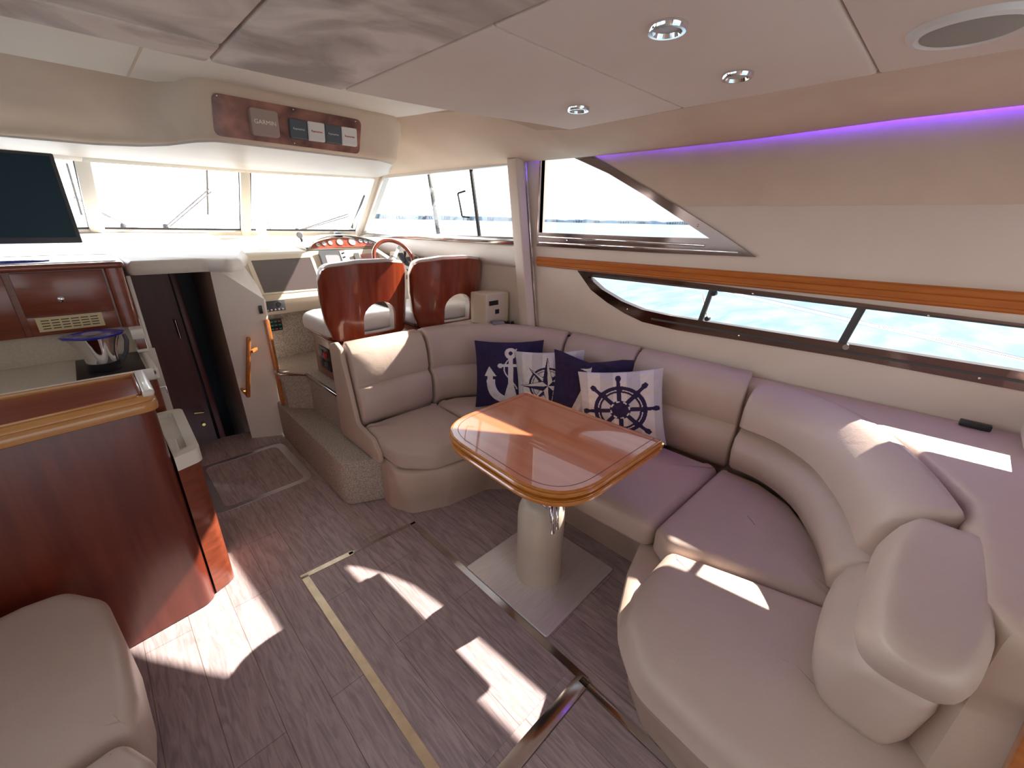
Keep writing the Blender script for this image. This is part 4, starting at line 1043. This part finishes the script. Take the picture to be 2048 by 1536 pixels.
# jug
jg = empty('steel_jug', (-0.045, 2.66, 0.919), 'shiny steel jug with a spouted translucent blue rim, standing on the hob', 'jug')
bm = bmesh.new(); rings = []; nseg = 36
def jug_ring(r, z, spout, hand, cx=-0.045, cy=2.66):
    out = []
    for k in range(nseg):
        a = 2 * PI * k / nseg
        rr = r
        s1 = math.exp(-((math.atan2(math.sin(a - PI), math.cos(a - PI))) / 0.42) ** 2); s2 = math.exp(-((math.atan2(math.sin(a), math.cos(a))) / 0.5) ** 2)
        rr = r + spout * s1 + hand * s2
        out.append((cx + rr * math.cos(a), cy + rr * math.sin(a) * 1.15, z))
    return out
loft('body', [jug_ring(0.055, 0.919, 0, 0), jug_ring(0.058, 0.96, 0, 0), jug_ring(0.062, 1.0, 0, 0), jug_ring(0.070, 1.04, 0.008, 0.004), jug_ring(0.078, 1.075, 0.025, 0.012)], chrome, jg)
loft('base_band', [jug_ring(0.0575, 0.9185, 0, 0), jug_ring(0.0605, 0.955, 0, 0)], black, jg)
loft('rim', [jug_ring(0.080, 1.073, 0.03, 0.02), jug_ring(0.083, 1.082, 0.034, 0.024), jug_ring(0.080, 1.084, 0.03, 0.02), jug_ring(0.06, 1.078, 0.012, 0.01)], bluep, jg)
tube('handle', [(0.055, 2.64, 1.07), (0.058, 2.635, 1.04), (0.045, 2.635, 0.99), (0.022, 2.64, 0.945)], [0.007, 0.009, 0.009, 0.006], darkgrey, jg, 10)
lathe('lid_centre', [(0, 0), (0.035, 0), (0.035, 0.003), (0, 0.003)], (-0.05, 2.66, 1.0845), greycase, jg, 24)

# dash over the companionway and the console
dsl = rounded([(-0.72, 3.42), (0.10, 3.41), (0.16, 3.06), (0.50, 3.04), (0.60, 2.92), (0.70, 3.05), (0.83, 3.45), (0.84, 4.66), (-0.72, 4.62)], [0, 0.02, 0.03, 0.05, 0.05, 0.08, 0.05, 0, 0], 6)
if area2(dsl) < 0: dsl = dsl[::-1]
rings = []
for z, d, k in ((1.285, 0.03, 0), (1.288, 0.01, 0), (1.305, 0.0, 0), (1.33, 0.002, 0), (1.35, 0.012, 0), (1.36, 0.03, 1)):
    rings.append([(x, y, z + (max(0, (y - 3.2)) * 0.075 if k else 0)) for x, y in inset(dsl, d)])
o = loft('dashboard', rings, dashmat); tag(o, 'cream sunlit dashboard ledge over the companionway under the windscreen', 'dashboard')

cn = empty('helm_console', (1.4, 3.6, 0.92), 'cream helm console with chart lid, radar screen and switch panels', 'console')
prof = [(3.38, 0.925), (3.345, 0.935), (3.335, 0.96), (3.335, 1.035), (3.35, 1.055), (3.37, 1.07), (3.70, 1.31), (3.73, 1.333), (3.78, 1.34), (4.12, 1.36), (4.5, 1.43), (4.6, 1.43), (4.6, 0.925)]
rings = []
for x, s in ((0.805, 0.012), (0.812, 0.003), (0.83, 0.0), (1.4, 0), (2.02, 0)):
    rr_ = []
    for k, (y, z) in enumerate(prof): 
        yy = y + (s if y < 4.5 else 0); zz = z - s * 0.6
        if x > 2: yy = min(yy, 4.05) if y > 4 else yy
        rr_.append((min(x, wall_x(yy) - 0.002), yy, zz))
    rings.append(rr_)
loft('moulding', rings, console_m, cn, sharp=30)
def CP(u, t_, w_=0.0): return (u, 3.37 + 0.809 * t_ - 0.588 * w_, 1.07 + 0.588 * t_ + 0.809 * w_)
# chart lid and instruments
plate('lid_frame', [(0.835, 0.0), (1.33, 0.0), (1.345, 0.40), (0.865, 0.395)], [[(0.868, 0.018), (1.272, 0.014), (1.325, 0.368), (0.893, 0.36)]], 0.0, 0.006, console_m, cn, mapf=CP)
plate('chart_lid', [(0.87, 0.02), (1.270, 0.016), (1.323, 0.366), (0.895, 0.358)], [], 0.001, 0.004, chartlid, cn, mapf=CP)
rd = plate('radar_display', [(1.345, 0.09), (1.56, 0.09), (1.62, 0.40), (1.405, 0.41)], [], 0.001, 0.04, darkgrey, cn, mapf=CP)
plate('radar_screen', rounded([(1.392, 0.15), (1.50, 0.15), (1.545, 0.34), (1.43, 0.345)], 0.02, 4), [], 0.0405, 0.042, greycase, rd, mapf=CP)
plate('radar_keypad', [(1.525, 0.16), (1.575, 0.16), (1.615, 0.385), (1.567, 0.385)], [], 0.0405, 0.044, offwhite, rd, mapf=CP)
for k in range(4):
    t0 = 0.19 + 0.05 * k; u0 = 1.538 + 0.011 * k
    plate('key', [(u0, t0), (u0 + 0.028, t0 + 0.012), (u0 + 0.028, t0 + 0.03), (u0, t0 + 0.018)], [], 0.0445, 0.047, black, rd, mapf=CP)
plate('autopilot_unit', [(1.655, 0.22), (1.70, 0.22), (1.735, 0.37), (1.69, 0.37)], [], 0.001, 0.03, darkgrey, cn, mapf=CP)
plate('burl_switch_panel', [(1.73, 0.22), (1.90, 0.22), (1.93, 0.385), (1.765, 0.385)], [], 0.001, 0.006, burl_red, cn, mapf=CP)
# switch panels on the lower face
sp1 = box('switch_panel', (0.905, 3.333, 0.995), (0.145, 0.006, 0.075), darkgrey, cn, bev=0.002)
for k in range(5): box('switch', (0.855 + 0.025 * k, 3.329, 0.968), (0.012, 0.004, 0.012), greycase, sp1, bev=0.001)
lathe('dial', [(0, 0), (0.018, 0), (0.016, 0.004), (0, 0.004)], (0.935, 3.330, 1.005), black, sp1, 20, Matrix.Rotation(PI / 2, 3, 'X'))
kp = box('alarm_keypad', (0.90, 3.464, 0.83), (0.14, 0.008, 0.09), black, bev=0.003); tag(kp, 'small black keypad with green buttons on the carpeted footwell panel below the console', 'keypad')
for i in range(5):
    for j in range(3): 
        c_ = greenish if (i + j) % 3 else (reddish if i > 2 else greenish)
        o = box('button', (0.845 + 0.027 * i, 3.4585, 0.80 + 0.028 * j), (0.018, 0.003, 0.010), c_, kp, bev=0.001)

# gauge pod
gp = empty('gauge_pod', (1.68, 3.78, 1.34), 'lens-shaped red burl gauge pod with round silver dials, ahead of the steering wheel', 'instrument panel')
def arc_top(x): 
    s = (x - 1.37) / (2.0 - 1.37); s = max(0, min(1, s)); return 1.362 + 0.082 * (math.sin(PI * s ** 0.85) ** 0.6)
xs = [1.37 + 0.63 * k / 24 for k in range(25)]
face = [(x, 1.352 + 0.006 * (x - 1.37)) for x in xs] + [(x, arc_top(x) - 0.012) for x in xs[::-1][1:-1]]
plate('burl_face', face, [], 0.0, 0.004, burl_red, gp, mapf=lambda u, v, w_: (u, 3.76 - w_ + (v - 1.36) * 0.6, v))
hood = [(1.33, 1.345)] + [(x, arc_top(x) + 0.012 * math.sin(PI * (x - 1.33) / 0.7)) for x in [1.33 + 0.69 * k / 26 for k in range(27)]] + [(2.02, 1.345)]
rings = [[(u, 3.745 + (v - 1.36) * 0.4, v) for u, v in hood], [(u, 3.83, v + 0.004) for u, v in hood], [(u, 4.05, v - 0.005) for u, v in hood]]
inner = face
hd = loft('hood', [[(1.68 + (p[0] - 1.68) * 0.985, p[1] + 0.03, p[2] - 0.008) for p in rings[0]], rings[0], rings[1], rings[2]], dashmat, gp, sharp=50, cap=False)
dials = [(1.44, 1.377, 0.016), (1.495, 1.385, 0.019), (1.55, 1.391, 0.021), (1.635, 1.395, 0.030), (1.745, 1.395, 0.034), (1.825, 1.402, 0.018), (1.872, 1.398, 0.018), (1.915, 1.39, 0.016), (1.955, 1.382, 0.014)]
for x, z, r in dials:
    g = lathe('gauge', [(0, 0), (r, 0), (r, 0.006), (r * 0.86, 0.006), (r * 0.84, 0.003), (0, 0.003)], (x, 3.757 + (z - 1.36) * 0.6, z), chrome, gp, 26, Matrix.Rotation(math.radians(120), 3, 'X').to_3x3() if False else Matrix.Rotation(PI / 2 - 0.54 + 0.0, 3, 'X'))
    lathe('dial_face', [(0, 0), (r * 0.84, 0), (0, 0.0006)], (x, 3.757 + (z - 1.36) * 0.6 - 0.0042, z + 0.002), dialface, g, 26, Matrix.Rotation(PI / 2 - 0.54, 3, 'X'))
    bar('needle', (x, 3.752 + (z - 1.36) * 0.6 - 0.001, z + 0.003), (x + r * 0.6, 3.752 + (z - 1.36) * 0.6 - 0.001, z + 0.003 + r * 0.3), 0.0015, 0.0015, black, g, bev=0)

# helm side wing with throttles
wg = empty('throttle_console', (1.96, 3.15, 1.0), 'beige sloping side console with black throttle levers, right of the steering wheel', 'console')
rings = []
for x in (1.86, 2.045):
    rings.append([(x, 3.335, 0.95), (x, 3.02, 0.95), (x, 3.0, 1.12), (x, 3.02, 1.16), (x, 3.22, 1.325), (x, 3.26, 1.335), (x, 3.335, 1.335)])
loft('moulding', rings, console_m, wg, sharp=30)
def WP(u, t_, w_=0.0): return (u, 3.02 + 0.771 * t_ - 0.636 * w_, 1.16 + 0.636 * t_ + 0.771 * w_)
plate('throttle_base', [(1.855, 0.02), (1.90, 0.02), (1.90, 0.25), (1.855, 0.25)], [], 0.001, 0.02, black, wg, mapf=WP)
tube('throttle_lever', [WP(1.87, 0.14, 0.01), WP(1.87, 0.17, 0.05), WP(1.86, 0.18, 0.10)], [0.006, 0.006, 0.012], black, wg)
tube('throttle_lever', [WP(1.888, 0.10, 0.01), WP(1.888, 0.07, 0.04), WP(1.888, 0.02, 0.06)], [0.006, 0.006, 0.012], black, wg)
plate('switch_strip', [(1.92, 0.17), (2.02, 0.17), (2.02, 0.215), (1.92, 0.215)], [], 0.001, 0.006, darkgrey, wg, mapf=WP)
plate('trim_switch', [(1.955, 0.09), (2.00, 0.09), (2.00, 0.14), (1.955, 0.14)], [], 0.001, 0.006, mahog, wg, mapf=WP)
tube('trim_lever', [WP(1.98, 0.12, 0.005), WP(1.985, 0.14, 0.035)], [0.005, 0.010], black, wg)

# steering wheel
sw = empty('steering_wheel', (1.715, 3.02, 1.300), 'steering wheel with a red wooden rim and grey spokes, behind the helm seats', 'steering wheel')
ax = Vector((-0.05, -0.87, 0.48)).normalized()
q_ = Vector((0, 0, 1)).rotation_difference(ax).to_matrix()
C0 = Vector((1.715, 3.02, 1.300))
R_ = 0.158
tube('rim', [C0 + q_ @ Vector((R_ * math.cos(2 * PI * k / 48), R_ * math.sin(2 * PI * k / 48), 0)) for k in range(48)], 0.0145, seatwood, sw, 12, closed=True)
for k in range(4):
    a = PI / 4 + k * PI / 2 + 0.1
    p = C0 + q_ @ Vector((R_ * 0.97 * math.cos(a), R_ * 0.97 * math.sin(a), 0))
    bar('spoke', C0 - ax * 0.02, p, 0.024, 0.004, brushed, sw, up=ax, bev=0)
lathe('hub', [(0, -0.03), (0.04, -0.03), (0.038, -0.005), (0.026, 0.004), (0.024, 0.0), (0, 0.0)], C0, chrome, sw, 28, q_)
lathe('hub_badge', [(0, 0.0), (0.021, 0.001), (0, 0.003)], C0, dialface, sw, 24, q_)
tube('column', [C0 - ax * 0.02, C0 - ax * 0.40], 0.022, darkgrey, sw, 14)

# small things on the dash
o = plate('folded_card', rounded([(-0.03, 0), (0.055, 0), (0.035, 0.20), (-0.035, 0.20)], 0.012, 3), [], 0, 0.012, offwhite, mapf=lambda u, v, w_: (1.12 + u, 4.08 + w_ + v * 0.15, 1.357 + v))
tag(o, 'white upright bracket standing on the dash below the windscreen mullion', 'bracket')
pm = empty('phone_mount', (1.42, 4.02, 1.36), 'grey ball-jointed phone mount on the dash, left of the gauge pod', 'mount')
lathe('clamp_head', [(0, 0), (0.026, 0), (0.028, 0.010), (0.02, 0.018), (0, 0.018)], (1.385, 4.0, 1.45), greycase, pm, 20, Matrix.Rotation(PI / 2, 3, 'X'))
tube('arm', [(1.388, 4.0, 1.445), (1.40, 4.01, 1.41), (1.405, 4.02, 1.375)], 0.009, darkgrey, pm)
bar('foot', (1.40, 4.02, 1.372), (1.50, 4.03, 1.385), 0.03, 0.008, darkgrey, pm)
o = lathe('compass', [(0, 0), (0.042, 0), (0.040, 0.02), (0.026, 0.04), (0.0, 0.046)], (1.755, 4.08, 1.425), slate, None, 26); tag(o, 'small dark domed compass behind the gauge pod', 'compass')

# ================================================================== HELM SEATS
def half(x): return x
def seat_outline(grow=0.0, topz=1.335):
    P = [(-0.235, 0.875), (0.235, 0.875), (0.262, 0.98), (0.278, 1.12), (0.28, 1.24), (0.262, topz - 0.01), (0.10, topz + 0.012), (-0.10, topz + 0.012), (-0.262, topz - 0.01), (-0.28, 1.24), (-0.278, 1.12), (-0.262, 0.98)]
    P = rounded(P, [0.03, 0.03, 0.05, 0.05, 0.08, 0.055, 0.1, 0.1, 0.055, 0.08, 0.05, 0.05], 5)
    return inset(P, -grow) if grow else P
def arch(cx=0.035, w_=0.112, z0=0.905, z1=1.075, shrink=0.0):
    w_ -= shrink; P = [(cx - w_, z0 + shrink), (cx + w_, z0 + shrink)]
    for k in range(13):
        a = PI * k / 12; P.append((cx + w_ * math.cos(a), 1.0 - shrink * 0 + (z1 - shrink + 0.03 - 1.0) * math.sin(a)))
    return P
def make_seat(c, rot, label):
    R = Matrix.Rotation(rot, 4, 'Z')
    t_ = empty('captain_chair', (c[0], c[1] + 0.25, 0.865), label, 'helm seat', 'pair of helm seats')
    def mp_(u, v, w_):
        p = R @ Vector((u, w_, 0)); return (c[0] + p.x, c[1] + p.y - (v - 0.88) * 0.12, v)
    def bend(u, v, w_): return (u * 1.04, v, w_ + 1.9 * abs(u) ** 2.6 * 1.6)
    cuts = [-0.26 + 0.03 * k for k in range(18)]
    plate('back_shell', seat_outline(), [arch()], 0.0, 0.022, seatwood, t_, mapf=mp_, cuts=cuts, bend=bend, sharp=60)
    plate('back_pad', [(u * 0.955, v + 0.002 + 0.016 * max(0, (v - 1.15) / 0.2)) for u, v in seat_outline(0.0)], [arch(shrink=-0.003)], 0.0225, 0.085, seatgrey, t_, mapf=mp_, cuts=cuts, bend=bend, sharp=60)
    sc = rounded([(-0.27, 0.11), (0.27, 0.11), (0.28, 0.50), (0.20, 0.57), (-0.20, 0.57), (-0.28, 0.50)], 0.06, 5)
    pts = [((R @ Vector((x, y, 0))).x + c[0], (R @ Vector((x, y, 0))).y + c[1]) for x, y in sc]
    cushion('seat_cushion', pts, 0.885, 1.0, seatgrey, t_, rt=0.05, rb=0.03, crown=0.012)
    prism('seat_frame', inset(pts, 0.03), 0.866, 0.885, mahog_h, t_, bev=0.004)
    return t_
make_seat((1.243, 2.49), 0.0, 'left helm seat with a glossy red mahogany shell and arched cutout')
make_seat((1.825, 2.43), -0.12, 'right helm seat with a glossy red mahogany shell, next to the starboard wall')
hb = empty('breaker_cabinet', (1.5, 2.8, 0.56), 'red mahogany box under the helm seats with a breaker panel on its port side', 'seat base')
prism('body', rounded([(1.02, 2.42), (2.08, 2.42), (2.04, 3.0), (1.02, 3.0)], 0.015, 3), 0.562, 0.845, mahog_h, hb, bev=0.003)
prism('top', rounded([(1.0, 2.40), (2.10, 2.40), (2.06, 3.02), (1.0, 3.02)], 0.03, 4), 0.845, 0.865, mahog_h, hb, bev=0.006)
sp = box('breaker_panel', (1.017, 2.82, 0.70), (0.006, 0.17, 0.16), black, hb, bev=0.002)
for j in range(2):
    lathe('rotary_switch', [(0, 0), (0.022, 0), (0.02, 0.012), (0.008, 0.014), (0, 0.014)], (1.013, 2.865 - 0.075 * j, 0.735 - 0.005 * j), reddish if j else greycase, sp, 18, Matrix.Rotation(-PI / 2, 3, 'Y'))
    lathe('rotary_switch', [(0, 0), (0.022, 0), (0.02, 0.012), (0.008, 0.014), (0, 0.014)], (1.013, 2.86 - 0.075 * j, 0.665), darkgrey, sp, 18, Matrix.Rotation(-PI / 2, 3, 'Y'))

# side box behind the right seat
sbx = empty('side_box', (2.0, 2.25, 0.905), 'cream box with two dark displays, standing on the shelf beside the right helm seat', 'box')
prism('housing', rounded([(1.90, 2.155), (2.115, 2.155), (2.105, 2.33), (1.90, 2.33)], 0.012, 3), 0.905, 1.125, console_m, sbx, bev=0.012)
box('display', (1.965, 2.153, 1.062), (0.085, 0.004, 0.032), black, sbx, bev=0.001)
box('socket', (1.998, 2.153, 0.998), (0.035, 0.005, 0.03), black, sbx, bev=0.001)
o = box('grey_case', (1.955, 2.10, 0.9355), (0.085, 0.06, 0.018), greycase, bev=0.005, M=Matrix.Rotation(-0.5, 3, 'Z')); tag(o, 'small flat grey plastic case lying on the settee back near the pillar', 'case')
kn = empty('knob_cluster', (2.075, 2.11, 0.903), 'row of three black knobs on the shelf beside the pillar foot', 'knobs')
box('plate', (2.07, 2.115, 0.905), (0.05, 0.09, 0.004), black, kn, bev=0.001, M=Matrix.Rotation(0.6, 3, 'Z'))
for k in range(3): lathe('knob', [(0, 0), (0.012, 0), (0.010, 0.018), (0, 0.02)], (2.048 + 0.022 * k, 2.135 - 0.022 * k, 0.907), black, kn, 14)

# ================================================================== NEAR LEFT SETTEE, NEAR RIGHT THINGS
tag(cushion('seat_cushion', rounded([(-0.97, 1.66), (-0.40, 1.775), (-0.30, 1.765), (-0.215, 1.64), (-0.185, 1.42), (-0.175, 1.20), (-0.185, 1.095), (-0.33, 1.075), (-0.97, 1.02)], [0, 0.05, 0.08, 0.1, 0.1, 0.05, 0.03, 0.02, 0], 5), 0.22, 0.45, leather, rt=0.05, rb=0.03, crown=0.01), 'grey-cream leather cushion in front of the bar cabinet, lower left corner', 'seat cushion', 'cushions of the port seat')
tag(cushion('seat_cushion', rounded([(-0.335, 1.055), (-0.21, 1.075), (-0.165, 0.98), (-0.16, 0.55), (-0.335, 0.55)], [0.02, 0.04, 0.05, 0.05, 0], 6), 0.20, 0.452, leather, rt=0.04, rb=0.03, crown=0.006), 'end of a narrow leather cushion at the bottom edge, lower left corner', 'seat cushion', 'cushions of the port seat')
o = prism('seat_plinth', rounded([(-0.97, 1.62), (-0.40, 1.72), (-0.30, 1.66), (-0.23, 1.40), (-0.22, 0.55), (-0.97, 0.55)], 0.03, 3), 0.004, 0.198, rubber, bev=0.003); tag(o, 'dark base under the leather seat in the lower left corner', 'seat base')
o = prism('wooden_board', [(-0.335, 0.76), (-0.372, 0.335), (-1.2, 0.335), (-1.2, 0.76)], 1.035, 1.066, orangewood, bev=0.004, mapf=lambda u, v, w_: (w_, u, v)); tag(o, 'varnished orange wood panel edge in the lower right corner, against the settee shelf', 'panel')
o = cushion('loose_cushion', rounded([(2.02, -0.335), (2.25, -0.34), (2.28, -0.50), (2.03, -0.52)], 0.04, 4), 0.904, 1.10, leather, rt=0.05, rb=0.04, crown=0.01); tag(o, 'cream leather cushion end standing on the shelf at the right edge', 'cushion')
o = box('black_box', (2.235, -0.235, 0.915), (0.03, 0.085, 0.022), black, bev=0.004); tag(o, 'small black plastic latch lying on the shelf against the starboard wall', 'latch')

# ================================================================== OVERHEAD THINGS
def downlight(x, y, label, r=0.043):
    d = empty('downlight', (x, y, 1.998), label, 'ceiling light', 'round chrome downlights')
    lathe('trim_ring', [(r * 0.68, -0.004), (r * 0.75, -0.013), (r * 0.92, -0.013), (r, -0.005), (r, 0.0), (r * 0.68, 0.0)], (x, y, 2.0), chrome, d, 32)
    lathe('lens', [(0, -0.007), (r * 0.5, -0.007), (r * 0.7, -0.004), (r * 0.7, -0.001), (0, -0.001)], (x, y, 2.0), ledlens, d, 28)
downlight(1.03, 0.57, 'largest round chrome downlight, nearest the camera in the ceiling')
downlight(1.46, 0.57, 'round chrome downlight outboard in the same ceiling panel as the largest one')
downlight(1.47, 1.14, 'small distant chrome downlight in the forward ceiling panel')
spk = empty('ceiling_speaker', (1.46, 0.10, 1.998), 'round cream ceiling speaker with a grey grille, upper right corner', 'speaker')
lathe('rim', [(0.086, -0.010), (0.092, -0.014), (0.103, -0.010), (0.109, 0.0), (0.086, 0.0)], (1.46, 0.10, 2.0), offwhite, spk, 44)
lathe('grille', [(0, -0.020), (0.05, -0.018), (0.08, -0.012), (0.087, -0.008), (0.087, -0.001), (0, -0.001)], (1.46, 0.10, 2.0), speakermesh, spk, 40)

# burl instrument panel overhead with its covers
def BP(u, v, w_=0.0):      # on the face of the overhead box
    return (u, 2.583 - 0.03 * (v - 1.965) / 0.2 - w_ , v)
bpn = empty('burl_panel', (0.95, 2.57, 1.95), 'long dark burl walnut panel on the overhead box above the windscreen', 'panel')
plate('veneer', rounded([(0.585, 1.945), (1.295, 1.942), (1.315, 2.112), (0.60, 2.115)], 0.03, 6), [], 0.004, 0.010, burl, bpn, mapf=BP)
for u, v in ((0.62, 2.105), (0.95, 2.104), (1.28, 2.10), (0.94, 1.955)):
    lathe('screw', [(0, 0), (0.003, 0), (0, 0.001)], BP(u, v, 0.0105), chrome, bpn, 8, Matrix.Rotation(PI / 2, 3, 'X'))
def face_text(parent, body, size, u, v, w_, material):
    M = Matrix(((1, 0, 0, 0), (0, 0, -1, 0), (0, 1, 0, 0), (0, 0, 0, 1)))
    p = BP(u, v, w_); M.translation = Vector(p)
    return text('lettering', body, size, M, material, parent)
def cover(label, u0, u1, v0, v1, th, material, body, size, tm, r=0.008, group=None):
    e_ = empty('instrument_cover', BP((u0 + u1) / 2, v0, 0.01), label, 'instrument cover', group)
    P = rounded([(u0, v0), (u1, v0), (u1, v1), (u0, v1)], r, 4)
    rings = [[(x, y, 0.0105) for x, y in P], [(x, y, th - 0.004) for x, y in P], [(x, y, th) for x, y in inset(P, 0.004)]]
    loft('shell', rings, material, e_, mapf=BP)
    face_text(e_, body, size, (u0 + u1) / 2, (v0 + v1) / 2, th + 0.001, tm)
    return e_
cover('large taupe square instrument cover with raised lettering on the burl panel', 0.738, 0.862, 1.965, 2.078, 0.045, taupe, 'GARMIN', 0.026, liner_cove, 0.014)
cw = 0.087
for k, (mt_, tm_, lb) in enumerate(((slate, offwhite, 'dark grey square cover beside the taupe one, left of both white covers'), (offwhite, reddish, 'white square cover between the two dark grey covers'), (slate, offwhite, 'dark grey square cover between the two white covers'), (offwhite, reddish, 'white square cover at the right end of the burl panel'))):
    cover(lb, 0.918 + (cw + 0.003) * k, 0.918 + (cw + 0.003) * k + cw, 1.975, 2.062, 0.032 if k % 2 else 0.030, mt_, 'Raymarine', 0.0135, tm_, 0.007, 'square instrument covers')
# jamb of the companionway beside the galley
bm = bmesh.new(); bar_bm(bm, (0.155, 3.12, -0.02), (0.155, 3.12, 1.285), 0.02, 0.05, (0, 1, 0), 0.006)
o = from_bm('trim_10', bm, gelcoat); o['kind'] = 'structure'
